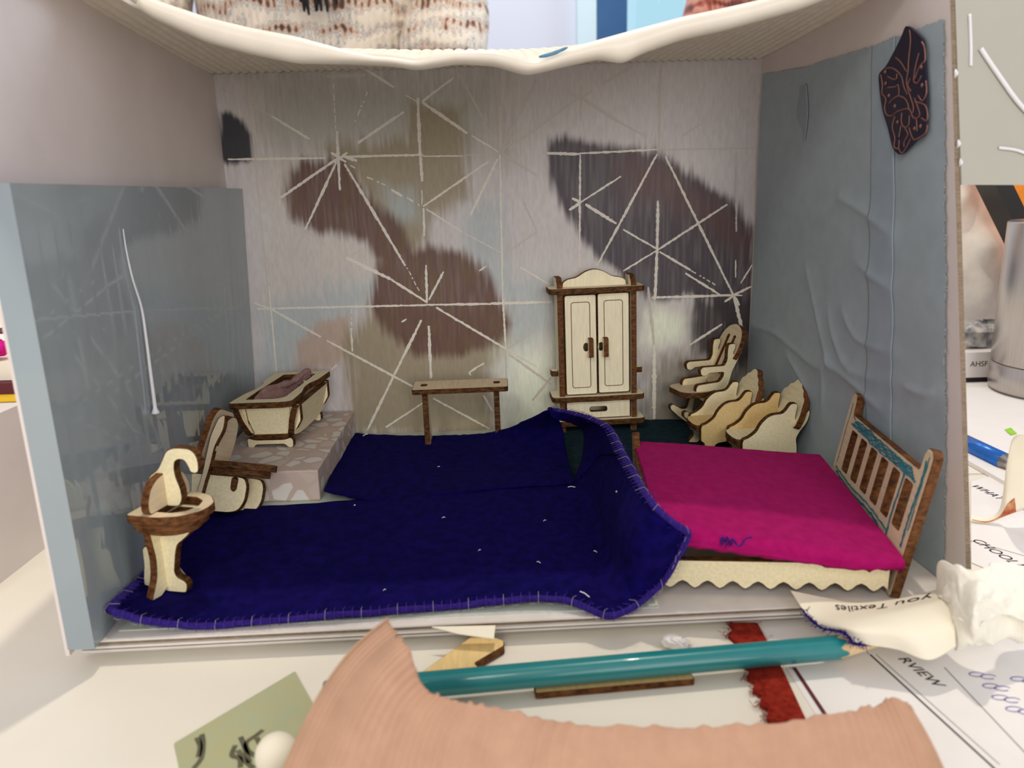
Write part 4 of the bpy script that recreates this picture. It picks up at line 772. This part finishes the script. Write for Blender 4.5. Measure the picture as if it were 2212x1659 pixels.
# ------------------------------------------------------------------ bed
bd = root('bed', (18.55, -17.85, 0.035), 'wooden toy bed with teal-crayoned slatted headboard at the right wall', 'bed', (0, 0, -6.2))
BL, BW = 7.2, 7.1; FX = -.22
def bar(y0, y1, zt, zb, bump):
    pass
foot = [(0, 0), (.5, 0), (.75, .9), (1.3, 1.2), (BW-1.3, 1.2), (BW-.75, .9), (BW-.5, 0), (BW, 0), (BW, 3.0), (BW-.1, 3.12), (BW-.32, 3.12), (BW-.42, 2.95), (BW-.45, 2.5), (.45, 2.5), (.42, 2.95), (.32, 3.12), (.1, 3.12), (0, 3.0)]
Mf = Matrix.Translation((FX, 0, 0)) @ Matrix.Rotation(math.radians(-2.0), 4, 'Y')
ply('footboard', foot, bd, ax='yz', off=(.0, 0, 0), r=.08, M=Mf, mats=(M_PLYD, M_BROWN))
head = [(0, 0), (.62, 0), (.8, .9), (1.4, 1.15), (BW-1.4, 1.15), (BW-.8, .9), (BW-.62, 0), (BW, 0), (BW, 4.2), (BW-.02, 4.62), (BW-.2, 4.82), (BW-.45, 4.8), (BW-.58, 4.55), (BW-.6, 4.05), (.62, 4.05), (.62, 4.55), (.5, 4.8), (.2, 4.82), (.02, 4.62), (0, 4.2)]
hs = []
for k in range(6):
    y0 = .72+k*(BW-1.2)/6; hs.append([(y0, 1.95), (y0+.56, 1.95), (y0+.56, 3.5), (y0, 3.5)])
Mh = Matrix.Translation((BL, 0, 0)) @ Matrix.Rotation(math.radians(10.5), 4, 'Y')
hb = ply('headboard', head, bd, ax='yz', off=(-.02, 0, 0), r=.1, M=Mh, holes=hs, mats=(M_PLYD, M_BROWN), T=.3)
V = []; F = []
def scrib(pts, w):
    P = cr([(a, b, 0) for a, b in pts], 8*len(pts)); W_ = [w*(.6+.5*random.random()) for _ in P]; V3 = []; F3 = []
    strip_geo([(p[0]+random.gauss(0, .015), p[1]+random.gauss(0, .015)) for p in P], np.array(W_), 0, V3, F3); s = len(V)
    V.extend([Mh @ Vector((-.036, a, b)) for a, b, c in V3]); F.extend([tuple(s+i for i in f) for f in F3])
for k in range(5): scrib([(.6+.1*k, 3.62+.07*k), (2, 3.66+.06*k), (3.5, 3.6+.08*k), (5, 3.66+.07*k), (6.4-.1*k, 3.7+.06*k)], .07)
scrib([(6.4, 4.0), (5.5, 3.75), (4.6, 4.0), (3.8, 3.7)], .05); scrib([(.32, 1.6), (.35, 2.6), (.3, 3.6), (.34, 4.4)], .12); scrib([(.2, 2.2), (.22, 3.4), (.25, 4.6)], .06)
scrib([(1.42, 1.4), (1.45, 2.4), (1.44, 3.6)], .12); scrib([(1.4, 1.35), (3, 1.6), (4.5, 1.55), (6.6, 1.7)], .1); scrib([(1.4, 1.6), (3.2, 1.75), (5, 1.72), (6.8, 1.85)], .07); scrib([(6.75, 2), (6.8, 3.2), (6.78, 4.4)], .05)
mesh('crayon_scribble', V, F, M_TEALC, hb)
scal = [(.1, 1.12), (.1, .35)]
n = 9; L0 = (BL-.2)
for k in range(n):
    for j in range(6):
        t = (k+j/6)/n; scal.append((.1+L0*t, .27-.13*math.cos(2*math.pi*(t*n-.5))))
scal += [(BL-.05, .2), (BL-.05, 1.12)]
for y in (.08, BW-.4): ply('side_skirt', scal, bd, ax='xz', off=(0, y, 0), r=.02, mats=(M_PLY, M_EDGE))
Mp = Matrix.Translation((.3, 0, 1.82)) @ Matrix.Rotation(math.radians(6.3), 4, 'Y')
ply('slat_board', [(0, -.22), (6.6, -.22), (6.6, BW-.4), (0, BW-.4)], bd, ax='xy', off=(0, 0, 0), r=.12, M=Mp, mats=(M_PLYD, M_BROWN))
# magenta felt on the bed
ctrl = [[(18.62, -18.35, 2.05), (20.5, -18.75, 1.9), (22.5, -18.95, 1.6), (24.5, -19.1, 1.33), (25.88, -18.95, 1.26)], [(18.6, -17.9, 2.5), (20.5, -18.25, 2.33), (22.5, -18.45, 2.05), (24.5, -18.65, 1.72), (25.9, -18.55, 1.5)],
        [(18.75, -15.5, 2.6), (20.7, -15.7, 2.42), (22.6, -15.8, 2.2), (24.5, -15.9, 1.95), (26.08, -15.9, 1.7)], [(18.95, -13, 2.62), (20.8, -13.2, 2.5), (22.8, -13.2, 2.3), (24.7, -13.2, 2.08), (26.3, -13.3, 1.88)],
        [(19.1, -10.45, 2.62), (20.9, -10.5, 2.5), (22.9, -10.6, 2.28), (24.8, -10.75, 2.1), (26.5, -11.0, 2.0)]]
mf = grid_mesh('magenta_felt_blanket', fuzz(grid_pts(ctrl, 90, 90), .02, 51), M_MAG, None, thick=.26)
tag(mf, 'magenta felt sheet spread over the wooden toy bed', 'blanket')
V = []; F = []
P = [(.0, .0), (.06, .16), (.12, .02), (.18, .18), (.24, .05), (.34, .14), (.42, .0), (.5, -.06), (.6, .06), (.68, .2), (.85, .26)]
tube_geo(cr([(20.35+a*1.1, -18.62-.13*a-.2*(.2-b), 2.12-.13*a+b*1.0) for a, b in P], 50), .025, V, F, 4)
for k in range(26):
    a = random.uniform(0, .4); tube_geo([(20.3+a, -18.72, 2.05+random.uniform(0, .2)), (20.3+a+random.gauss(0, .09), -18.74, 2.1+random.gauss(0, .07))], .01, V, F, 3)
o = mesh('violet_thread', V, F, M_BIND); tag(o, 'violet thread tuft caught on the front of the magenta felt', 'thread')

# ------------------------------------------------------------------ things on the table in front
pc = root('pencil', (9.0, -22.17, -.12), 'teal wooden pencil lying across the table in front of the box', 'pencil')
A = np.array([9.0, -22.17, -.12]); B = np.array([23.52, -20.84, -.12]); dv = B-A; ln = np.linalg.norm(dv); dv /= ln; pn = np.cross([0, 0, 1], dv)
V = []; F = []; R_ = .335; seg = 36
st = [0, .05, ln-.55, ln-.35]
for k, s_ in enumerate(st):
    for j in range(seg):
        a = 2*math.pi*j/seg; rr_ = R_*(.97+.03*math.cos(6*a)) if k else R_*.9
        ext = .12*math.cos(6*a) if k == 3 else 0
        p = dv*(s_+ext)+pn*rr_*math.cos(a)+np.array([0, 0, 1])*rr_*math.sin(a); V.append(tuple(p))
for k in range(len(st)-1):
    for j in range(seg): a = k*seg+j; b = k*seg+(j+1) % seg; F.append((a, b, b+seg, a+seg))
F.append(tuple(reversed(range(seg))))
mesh('pencil_body', V, F, M_TEALP, pc, smooth=True)
tube('wood_cone', [dv*(ln-.45), dv*(ln+.75)], [R_*.94, .1], M_WOOD, pc, seg=24)
tube('pencil_lead', [dv*(ln+.75), dv*(ln+1.15)], [.1, .03], M_TEALC, pc, seg=12)

def lpoly(pts, c): return [(p[0]-c[0], p[1]-c[1]) for p in pts]
oc = ply('wood_offcut', lpoly(DATA['OFFCUT'], (12.7, -20)), None, ax='xy', r=.08, mats=(M_TAN, M_BROWN)); oc.location = (12.7*S, -20*S, (TZ+.005)*S)
tag(oc, 'notched plywood offcut lying behind the teal pencil', 'offcut')
os_ = ply('wood_strip', [(-2.2, -.1), (2.2, -.1), (2.2, .32), (-2.2, .32)], None, ax='xy', r=.06, mats=(M_TAN, M_BROWN), T=.2); os_.location = (16.75*S, -21.58*S, (TZ+.005)*S); os_.rotation_euler.z = .085
tag(os_, 'thin plywood strip tucked under the teal pencil', 'strip')

gf = flat_poly('sage_fabric_scrap', lpoly(DATA['GREEN'], (7, -22)), 0, .03, M_GREENC, None, .05); gf.location = (7*S, -22*S, (TZ+.005)*S)
tag(gf, 'sage green fabric scrap with grey marker writing at the bottom left', 'fabric')
V = []; F = []
for l in DATA['GREENMARK']:
    P = cr([(a-7, b+22, 0) for a, b in l], 20)[:, :2]; strip_geo(P, .13, .036, V, F)
mesh('marker_writing', V, F, M_INK, gf)
bl = lathe('white_ball', [(.5*math.sin(a)+.0001, .5-.5*math.cos(a)) for a in np.linspace(.05, math.pi-.05, 24)], M_CREAMP); bl.location = (8.35*S, -24.25*S, (TZ+.04)*S)
tag(bl, 'small white ball on the sage fabric scrap beside the peach card', 'ball')

pk = root('peach_corrugated_card', (16, -26, TZ), 'curled peach corrugated card with torn edge in the bottom foreground', 'card')
T0 = cr(DATA['PINKT'], 260); B0 = cr(DATA['PINKB'], 260); nvp = 40; G = np.zeros((nvp, 260, 3))
sp = np.linspace(0, 1, 260)
for j in range(nvp):
    t = j/(nvp-1); P = B0*(1-t)+T0*t
    P[:, 2] += .9*math.sin(math.pi*t)*(1-.6*sp)
    P[:, 1] += .25*math.sin(math.pi*t)
    ph = sp*2*math.pi*62
    am = .4+.6*noise2(1, 260, (1, 40), 78)[0]; P[:, 1] -= .02*am*np.sin(ph); P[:, 2] += .022*am*np.sin(ph)
    if j == nvp-1: P[:, 2] += .14*(noise2(1, 260, (1, 90), 77)[0]-.5)
    G[j] = P
G -= np.array([16, -26, TZ])
grid_mesh('card_sheet', G, M_PEACH, pk, thick=.06)
rs_ = ply
rd = flat_poly('red_felt_strip', lpoly(DATA['RED'], (21, -21)), 0, .13, M_RED, None, .05); rd.location = (21*S, -21*S, (TZ+.02)*S)
tag(rd, 'red felt strip with scalloped edge under the teal pencil', 'felt strip')
V = []; F = []
for k in range(500):
    p = random.choice(DATA['RED'][:-12] if random.random() < .1 else DATA['RED'][4:]); q = np.array([p[0]-21+random.gauss(0, .08), p[1]+21+random.gauss(0, .08), random.uniform(.02, .16)])
    tube_geo([q, q+np.array([random.gauss(0, .07), random.gauss(0, .07), random.uniform(0, .07)])], .008, V, F, 3, False)
o = mesh('felt_fuzz', V, F, M_RED, rd); o['kind'] = 'stuff'

def crumple(name, c, sx, sy, sz, seed, m, lab, cat, rz=0):
    r = np.random.default_rng(seed); V = []; F = []; nu, nv = 18, 10
    for j in range(nv+1):
        th = math.pi*j/nv
        for i in range(nu):
            a = 2*math.pi*i/nu; k = 1+r.uniform(-.16, .16)
            V.append((sx*k*math.sin(th)*math.copysign(abs(math.cos(a))**.6, math.cos(a)), sy*k*math.sin(th)*math.copysign(abs(math.sin(a))**.6, math.sin(a)), max(-sz, sz*k*math.copysign(abs(math.cos(th))**.7, math.cos(th)))))
    for j in range(nv):
        for i in range(nu): a = j*nu+i; b = j*nu+(i+1) % nu; F.append((a, a+nu, b+nu, b))
    o = mesh(name, V, F, m); o.location = (c[0]*S, c[1]*S, c[2]*S); o.rotation_euler.z = rz; return tag(o, lab, cat)
crumple('paper_scrap', (18.8, -19.75, TZ+.22), .36, .22, .2, 5, M_PAPER, 'white chunk of crumpled paper at the front edge of the box', 'paper scrap', -.5)
crumple('tissue_scrap', (19.45, -20.1, TZ+.08), .38, .3, .07, 6, M_PAPER, 'flat torn tissue scrap between the paper chunk and the red felt', 'tissue scrap', .3)

# sheets of paper on the right of the table
sa = flat_poly('printed_form', lpoly(DATA['SHEETA'], (25, -21)), 0, .015, M_PAPER, None, 0); sa.location = (25*S, -21*S, (TZ+.005)*S)
tag(sa, 'printed worksheet with ruled lines and the letters RVIEW under the pencil tip', 'paper')
V = []; F = []
for pts, w in DATA['TABLE_LINES'][:3]:
    V = []; F = []; strip_geo([(a-25, b+21) for a, b in pts], w, .019, V, F); mesh('ruled_line', V, F, M_BLACKI, sa)
V = []; F = []; strip_geo([(a-25, b+21) for a, b in DATA['TABLE_LINES'][3][0]], .12, .02, V, F); mesh('maroon_edge', V, F, M_MAROON, sa)
p0, p1, _ = [np.array([a-25, b+21]) for a, b in DATA['RV']]; dx = (p1-p0)/np.linalg.norm(p1-p0)
text('printed_text', 'RVIEW', .46, frame((p0[0], p0[1], .02), (dx[0], dx[1], 0), (-dx[1], dx[0], 0)), M_BLACKI, sa, .2)
hw = [(a-25, b+21) for a, b in DATA['HW']]
V = []; F = []
for i, (cx, cy) in enumerate(hw):
    for q in range(2):
        P = [(cx+.2*math.cos(a)+q*.25, cy+.1*math.sin(a)-q*.12, 0) for a in np.linspace(0, 5.2, 14)]; strip_geo(np.array(P)[:, :2], .04, .021, V, F)
mesh('handwriting', V, F, M_VIOI, sa)
sb = flat_poly('question_sheet', lpoly(DATA['SH2'], (33, -12)), 0, .015, M_PAPER, None, 0); sb.location = (33*S, -12*S, (TZ+.022)*S)
tag(sb, 'printed question sheet beside the outer right side of the box', 'paper')
def ftext(nm, body, size, pts, c, par, m=M_BLACKI, z=.02, shear=.2):
    p0, p1 = [np.array([a-c[0], b-c[1]]) for a, b in pts]; dx = (p1-p0)/np.linalg.norm(p1-p0)
    return text(nm, body, size, frame((p0[0], p0[1], z), (dx[0], dx[1], 0), (-dx[1], dx[0], 0)), m, par, shear)
ftext('printed_text', 'CHOOL?', .55, DATA['SCHOOL'], (33, -12), sb)
ftext('printed_text', 'WHAT WOU', .55, DATA['WHAT'], (33, -12), sb)
V = []; F = []
for a, b in (((30.9, -13.0), (33.2, -15.6)), ((33.9, -6.8), (37.0, -6.9))):
    V = []; F = []; strip_geo([(a[0]-33, a[1]+12), (b[0]-33, b[1]+12)], .03, .019, V, F); mesh('ruled_line', V, F, M_BLACKI, sb)

# torn paper flap with upside-down lettering
tp = root('torn_paper', (24.5, -20.5, 0), 'torn folded white paper with upside-down printed words over the pencil tip', 'paper')
ctrl = [DATA['TORN0'], DATA['TORN05'], DATA['TORN1'], DATA['TORN15'], DATA['TORN2']]
o_ = np.array([24.5, -20.5, 0]); GT = grid_pts(ctrl, 70, 60)
GT = GT+np.array([0, 0, .06])
grid_mesh('paper_sheet', GT-o_, M_CREAMP, tp, thick=.02)
tx = text('printed_text', 'you Textiles', 1.0, Matrix.Identity(4), M_BLACKI, tp, 0)
nr = np.cross(np.gradient(GT, axis=1), np.gradient(GT, axis=0)); nr /= np.linalg.norm(nr, axis=2, keepdims=True)
if nr[..., 2].mean() < 0: nr = -nr
w_ = max(v.co.x for v in tx.data.vertices)
for v in tx.data.vertices:      # printed on the curved sheet, upside down
    u_ = (.93-.60*v.co.x/w_)*69; v_ = (.13+.20*v.co.y/S)*59; iu, iv = int(u_), int(v_); fu, fv = u_-iu, v_-iv
    b_ = lambda A: (A[iv, iu]*(1-fu)+A[iv, iu+1]*fu)*(1-fv)+(A[iv+1, iu]*(1-fu)+A[iv+1, iu+1]*fu)*fv
    q = b_(GT)+b_(nr)*(.015+v.co.z)-o_; v.co = Vector(q)*S
V = []; F = []
edge = np.concatenate([GT[14:, 0], GT[-1, :14]])-o_
for k in range(420):
    p = edge[random.randrange(len(edge))]+np.array([random.gauss(0, .05), random.gauss(0, .05), random.gauss(-.02, .04)]); tube_geo([p, p+np.array([random.gauss(0, .06), random.gauss(0, .06), random.gauss(0, .05)])], .01, V, F, 3, False)
tube_geo(edge[::3]+np.array([0, .03, -.04]), .035, V, F, 5)
o = mesh('violet_fluff', V, F, M_BIND, tp); o['kind'] = 'stuff'
TI = np.array(DATA['TISS']).reshape(4, 5, 3); GTs = grid_pts([list(map(tuple, r)) for r in TI], 60, 50)
rg = lambda c, sd: np.abs(noise2(50, 60, c, sd)-.5); GTs[..., 2] += .55*rg((4, 4), 61)+.3*rg((7, 8), 62)-.2; GTs[..., 1] += .5*(rg((4, 5), 63)-.25)+.2*rg((9, 9), 64); GTs[..., 0] += .3*(rg((5, 4), 65)-.2)
GTs[..., 2] = np.maximum(GTs[..., 2], TZ+.1)
ts = grid_mesh('crumpled_tissue', GTs, M_TISSUE, None, thick=.04); tag(ts, 'crumpled white tissue paper at the front right corner of the box', 'tissue')
GC = grid_pts([DATA['CURL1'], DATA['CURL0']], 60, 12)
cs = root('curled_card_strip', (32, -11, TZ), 'curled cream card strip with rust paint along its edge, right of the box', 'card strip')
oc_ = np.array([32, -11, TZ]); GC[..., 2] = np.maximum(GC[..., 2], TZ+.06)
grid_mesh('card_strip', GC-oc_, M_CREAMP, cs, thick=.03)
grid_mesh('rust_stain', GC[0:4, 2:42]-oc_+np.array([-.02, -.03, .03]), M_RUSTP, cs, thick=0)
P = np.array(DATA['BPEN']); bp_ = root('blue_pen', tuple(P[0]), 'metallic blue pen lying beyond the right side of the box', 'pen')
tube('pen_barrel', [np.zeros(3), (P[1]-P[0])*.9], .42, M_BPEN, bp_, seg=20); tube('pen_tip', [(P[1]-P[0])*.9, (P[1]-P[0])*1.15], [.42, .1], M_STEEL, bp_, seg=16)
gs = flat_poly('lime_sticker', lpoly(DATA['GSTICK'], DATA['GSTICK'][0]), 0, .02, M_LIME, None, 0); gs.location = (DATA['GSTICK'][0][0]*S, DATA['GSTICK'][0][1]*S, (TZ+.24)*S); tag(gs, 'lime green sticker on the papers before the steel tumbler', 'sticker')
wp2 = box('paper_stack', (36, 62, -9, 20, 0, .2), M_PAPER); wp2.location.z = (TZ+.02)*S; tag(wp2, 'white stack of papers under the steel tumbler', 'paper stack')

# ------------------------------------------------------------------ things beyond the right wall
tm_ = root('steel_tumbler', (48.2, 6.0, TZ+.24), 'brushed steel tumbler standing at the right edge behind the box', 'tumbler')
lathe('tumbler_body', [(3.2, 0), (3.45, .15), (3.5, .5), (3.5, 1.75), (3.44, 1.8), (3.44, 1.86), (3.5, 1.92), (3.5, 10.4), (3.4, 10.5), (.5, 10.5)], [M_STEEL, M_STEEL2], tm_, idxf=lambda k: 1 if k == 4 else 0)
fo = root('leaning_folder', (55.6, 12.5, TZ+.24), 'orange folder with a black spine leaning behind the steel tumbler', 'folder', (0, -32, 0))
box('spine', (-1.0, 0, -1, 1.2, 0, 19), M_BLACK, fo); box('cover', (0, 3.2, -1, 1.2, 0, 19), M_ORANGE, fo)
ctrl = [[(41.5, 14, TZ+.3), (46, 13, TZ+.3), (52, 14, TZ+.3)], [(42, 15.5, 4), (46, 14, 5), (52, 15, 5)], [(42.5, 16, 8), (46, 15, 9), (52, 16, 9)], [(44.2, 17, 11), (47, 16.5, 13), (52, 17, 14)]]
Gb = grid_pts(ctrl, 40, 40); Gb[..., 1] += 1.6*(noise2(40, 40, (7, 7), 71)-.5); Gb[..., 2] += .5*(noise2(40, 40, (9, 9), 72)-.5); Gb[..., 2] = np.maximum(Gb[..., 2], TZ+.25)
tag(grid_mesh('cream_bag', Gb, M_WBAG, None, thick=.1), 'crumpled cream bag between the box and the steel tumbler', 'bag')
crumple('speckled_cloth', (46.5, 11, TZ+2.9), 2.6, 1.2, 1.0, 8, M_SPECK, 'speckled grey cloth on the small white carton', 'cloth')
wc = root('small_carton', (45.5, 10, TZ+.24), 'small white printed carton between the box and the steel tumbler', 'carton')
box('carton_body', (-3, 3.5, -1.2, 1.8, .3, 2.0), M_PAPER, wc); box('carton_base', (-2.9, 3.4, -1.15, 1.7, 0, .3), M_BLACK, wc)
text('printed_text', 'AHSF', .5, frame((-.9, -1.21, 1.05), (1, 0, 0), (0, 0, 1)), M_BLACKI, wc)

# ------------------------------------------------------------------ things beyond the left wall
wb = box('white_carton', (-26, -4.6, -17, 18, 0, 5.95), M_WBOX); wb.location.z = TZ*S
tag(wb, 'white carton standing left of the room box', 'carton')
zz = TZ+5.98
for nm, b, m, lab in (('yellow_card', (-24, -4.9, -11, 14, 0, .18), M_YELLOW, 'yellow card lowest in the pile on the white carton'), ('maroon_folder', (-23, -5.1, -10.5, 14, .19, .62), M_MAROON, 'maroon folder on the yellow card'), ('cream_papers', (-22, -5.3, -10, 14, .63, 1.4), M_CREAMP, 'cream paper pile on top of the maroon folder')):
    o = box(nm, b, m); o.location.z = zz*S; tag(o, lab, 'card' if 'card' in nm else ('folder' if 'folder' in nm else 'papers'))
for k in range(7):
    o = flat_poly('paper_offcut', rnd([(0, 0), (random.uniform(3, 7), random.uniform(-1, 1)), (random.uniform(3, 6), random.uniform(2, 5)), (random.uniform(-1, 1), random.uniform(2, 4))], .1), 0, .05, (M_CREAMP, M_WBAG, M_MAROON, M_PAPER, M_FLESHF, M_CREAMP, M_WBAG)[k])
    o.location = (random.uniform(-13, -9)*S, (-9+2.4*k)*S, (zz+1.42+.06*k)*S); tag(o, 'one of the loose paper offcuts scattered on the cream pile at far left', 'paper offcut', 'paper offcuts on the cream pile')
crumple('magenta_scrap', (-6.6, -11.2, zz+.8), .8, .5, .35, 9, M_PINKS, 'magenta felt scrap at the edge of the pile on the white carton', 'felt scrap')
bpy.data.objects['magenta_scrap'].location.z = (zz+1.85)*S; bpy.data.objects['magenta_scrap'].location.y = -9.6*S

# ------------------------------------------------------------------ people behind the table
def knit(name, cols, kscale):
    m = bpy.data.materials.new(name); m.use_nodes = True; nt = m.node_tree; L = nt.links.new; b = nt.nodes['Principled BSDF']
    b.inputs['Roughness'].default_value = .95; b.inputs['Sheen Weight'].default_value = .3
    tc = nt.nodes.new('ShaderNodeTexCoord')
    w1 = nt.nodes.new('ShaderNodeTexWave'); w1.wave_type = 'BANDS'; w1.bands_direction = 'Z'; w1.inputs['Scale'].default_value = kscale; w1.inputs['Distortion'].default_value = 5; w1.inputs['Detail'].default_value = 3; w1.inputs['Detail Scale'].default_value = 3
    n1 = nt.nodes.new('ShaderNodeTexNoise'); n1.inputs['Scale'].default_value = 22; n1.inputs['Detail'].default_value = 5
    w2 = nt.nodes.new('ShaderNodeTexWave'); w2.wave_type = 'BANDS'; w2.bands_direction = 'X'; w2.inputs['Scale'].default_value = 34; w2.inputs['Distortion'].default_value = 3
    for n in (w1, n1, w2): L(tc.outputs['Object'], n.inputs['Vector'])
    a = nt.nodes.new('ShaderNodeMath'); a.operation = 'MULTIPLY_ADD'; a.inputs[1].default_value = .5
    L(w1.outputs['Fac'], a.inputs[0]); L(n1.outputs['Fac'], a.inputs[2])
    a2 = nt.nodes.new('ShaderNodeMath'); a2.operation = 'MULTIPLY_ADD'; a2.inputs[1].default_value = .22
    L(w2.outputs['Fac'], a2.inputs[0]); L(a.outputs[0], a2.inputs[2])
    r = nt.nodes.new('ShaderNodeValToRGB'); r.color_ramp.elements[0].position = .46; r.color_ramp.elements[1].position = .98
    r.color_ramp.elements[0].color = (*hexc(cols[0]), 1); r.color_ramp.elements[1].color = (*hexc(cols[-1]), 1)
    for i, c in enumerate(cols[1:-1]): e = r.color_ramp.elements.new(.46+.52*(i+1)/(len(cols)-1)); e.color = (*hexc(c), 1)
    L(a2.outputs[0], r.inputs[0]); L(r.outputs[0], b.inputs['Base Color'])
    bp = nt.nodes.new('ShaderNodeBump'); bp.inputs['Strength'].default_value = .8; bp.inputs['Distance'].default_value = .006
    L(a2.outputs[0], bp.inputs['Height']); L(bp.outputs[0], b.inputs['Normal'])
    return m

def skinned(name, pts, edges, radii, m, par, sub=1, rootv=0):
    me = bpy.data.meshes.new(name); me.from_pydata([tuple(c*S for c in p) for p in pts], edges, []); me.materials.append(m)
    o = bpy.data.objects.new(name, me); COL.objects.link(o); o.parent = par
    sm = o.modifiers.new('body', 'SKIN'); sm.use_smooth_shade = True
    for i, r in enumerate(radii):
        sv = me.skin_vertices[0].data[i]; rr = r if isinstance(r, tuple) else (r, r); sv.radius = (rr[0]*S, rr[1]*S); sv.use_root = (i == rootv)
    ss = o.modifiers.new('smooth', 'SUBSURF'); ss.levels = sub; ss.render_levels = sub
    return o

def person(loc, rz, label, sweater, hair_m, elbow, hand_pos, hair_len):
    p = root('person', loc, label, 'person', (0, 0, rz))
    pts = [(0, 0, 92), (0, 0, 108), (0, 0, 125), (0, 0, 142), (0, 0, 148), (0, -1, 155), (0, -1.5, 164)]
    rad = [(15, 10), (12.5, 9), (14, 10), (9, 6.5), 4.8, (7, 8), (7, 8.5)]
    ed = [(i, i+1) for i in range(6)]
    for s in (-1, 1):
        b = len(pts); pts += [(s*9, 0, 86), (s*9.5, -1, 48), (s*9.5, 1, 8), (s*10, -9, 3)]; rad += [8.5, 5.6, 3.8, 3.2]; ed += [(0, b), (b, b+1), (b+1, b+2), (b+2, b+3)]
        b = len(pts); ex, ey, ez = elbow[(s+1)//2]; hx, hy, hz = hand_pos[(s+1)//2]
        pts += [(s*17, 0, 139), (ex, ey, ez), (hx, hy, hz)]; rad += [5, 3.8, 2.5]; ed += [(3, b), (b, b+1), (b+1, b+2)]
        d = Vector((hx-ex, hy-ey, hz-ez)).normalized(); sd = d.cross(Vector((0, 0, 1))).normalized() if abs(d.z) < .9 else Vector((0, 1, 0))
        h = Vector((hx, hy, hz))+d*5; c = len(pts); pts.append(tuple(h)); rad.append((3.4, 2.0)); ed.append((b+2, c))
        for f in range(4):
            q = len(pts); o_ = sd*(f-1.5)*1.9; l = (6.5, 7.6, 7.2, 5.6)[f]
            pts += [tuple(h+o_+d*2.5), tuple(h+o_+d*(2.5+l*.5)+Vector((0, -.8, -.4))), tuple(h+o_+d*(2.2+l)+Vector((0, -2, -.9)))]; rad += [.95, .9, .75]; ed += [(c, q), (q, q+1), (q+1, q+2)]
        q = len(pts); pts += [tuple(h-d*1.5+sd*3.4), tuple(h+d*1.5+sd*5)]; rad += [1.0, .85]; ed += [(c, q), (q, q+1)]
    skinned('body', pts, ed, rad, M_SKIN, p)
    # trousers
    tp_ = [(0, 0, 107), (0, 0, 88)]; tr_ = [(15.5, 11.2), (15.8, 11.4)]; te_ = [(0, 1)]
    for s in (-1, 1):
        b = len(tp_); tp_ += [(s*9, 0, 78), (s*9.5, -1, 48), (s*9.5, 1, 9)]; tr_ += [9.6, 7.4, 6.4]; te_ += [(1, b), (b, b+1), (b+1, b+2)]
    skinned('trousers', tp_, te_, tr_, M_JEANS, p)
    # sweater: torso and two sleeves as one knitted surface
    sp_ = [(0, 0, 95), (0, 0, 101), (0, 0, 112), (0, 0, 124), (0, 0, 136), (0, 0, 144), (0, 0, 148)]; sr_ = [(16.5, 11.5), (17, 12), (17.5, 12.5), (18, 13), (17, 11.5), (10, 8), (7, 6.5)]; se_ = [(i, i+1) for i in range(6)]
    for s in (-1, 1):
        b = len(sp_); e = Vector(elbow[(s+1)//2]); hnd = Vector(hand_pos[(s+1)//2]); sh = Vector((s*18, 0, 139))
        sp_ += [tuple(sh), tuple((sh+e)/2), tuple(e), tuple(e+(hnd-e)*.5), tuple(e+(hnd-e)*.9)]; sr_ += [7.5, 7.4, 7.6, 6.6, 5.2]; se_ += [(4, b), (b, b+1), (b+1, b+2), (b+2, b+3), (b+3, b+4)]
    skinned('sweater', sp_, se_, sr_, sweater, p, 2)
    V = []; F = []
    for k in range(46):
        a = random.uniform(0, 2*math.pi); r = 7.5
        x, y = r*math.cos(a), -1+r*1.05*math.sin(a)
        l = hair_len*random.uniform(.75, 1.05)
        if y < -6: continue
        pts_ = [(x*.3, y*.3, 172.5), (x, y, 167), (x*1.12, y*1.05, 158), (x*1.2, y*.9-1, 148), (x*.9+random.gauss(0, 1), -12-random.uniform(0, 2) if abs(x) < 5 else y-3, 140-l*.5), (x*1.2+random.gauss(0, 2), -15-random.uniform(0, 1.5), 140-l)]
        tube_geo(cr(pts_, 16), np.r_[np.full(11, 1.9), np.linspace(1.8, .25, 5)], V, F, 6)
    for k in range(22 if hair_len > 10 else 0):      # long locks falling over the chest
        x = 6.2+random.gauss(0, 1.9); e = random.uniform(-1.5, 1.5)
        pts_ = [(x*.9, -5, 158), (x, -9, 148), (x, -15.2, 138), (x+e*.3, -16.8, 128), (x+e, -17.2-random.random(), 120), (x+e*1.6, -17.0, 111.5+random.uniform(0, 5))]
        tube_geo(cr(pts_, 16), np.r_[np.full(11, 1.0), np.linspace(1.0, .15, 5)], V, F, 6)
    mesh('hair', V, F, hair_m, p, smooth=True)
    return p
KN1 = knit('patterned_cream_knit', ['#4E463E', '#8E6650', '#C79A80', '#E2D8C8', '#B49684', '#F2EBDD', '#9CA2A4', '#E8DCCA'], 9)
KN2 = knit('rust_knit', ['#5E2A20', '#8A4030', '#B05C46', '#C98A76'], 9)
person((-15, 88, -75.75), 0, 'person in patterned cream knit sweater with dark hair, standing behind the table', KN1, M_HAIR, ((-24, -6, 112), (22, -1, 112)), ((-12, -20, 102), (19, -12, 105)), 17)
person((83, 150, -75.75), 20, 'person in rust knit standing before the bright window', KN2, M_HAIR, ((-26, -2, 116), (26, -2, 116)), ((-18, -18, 104), (18, -18, 104)), 8)
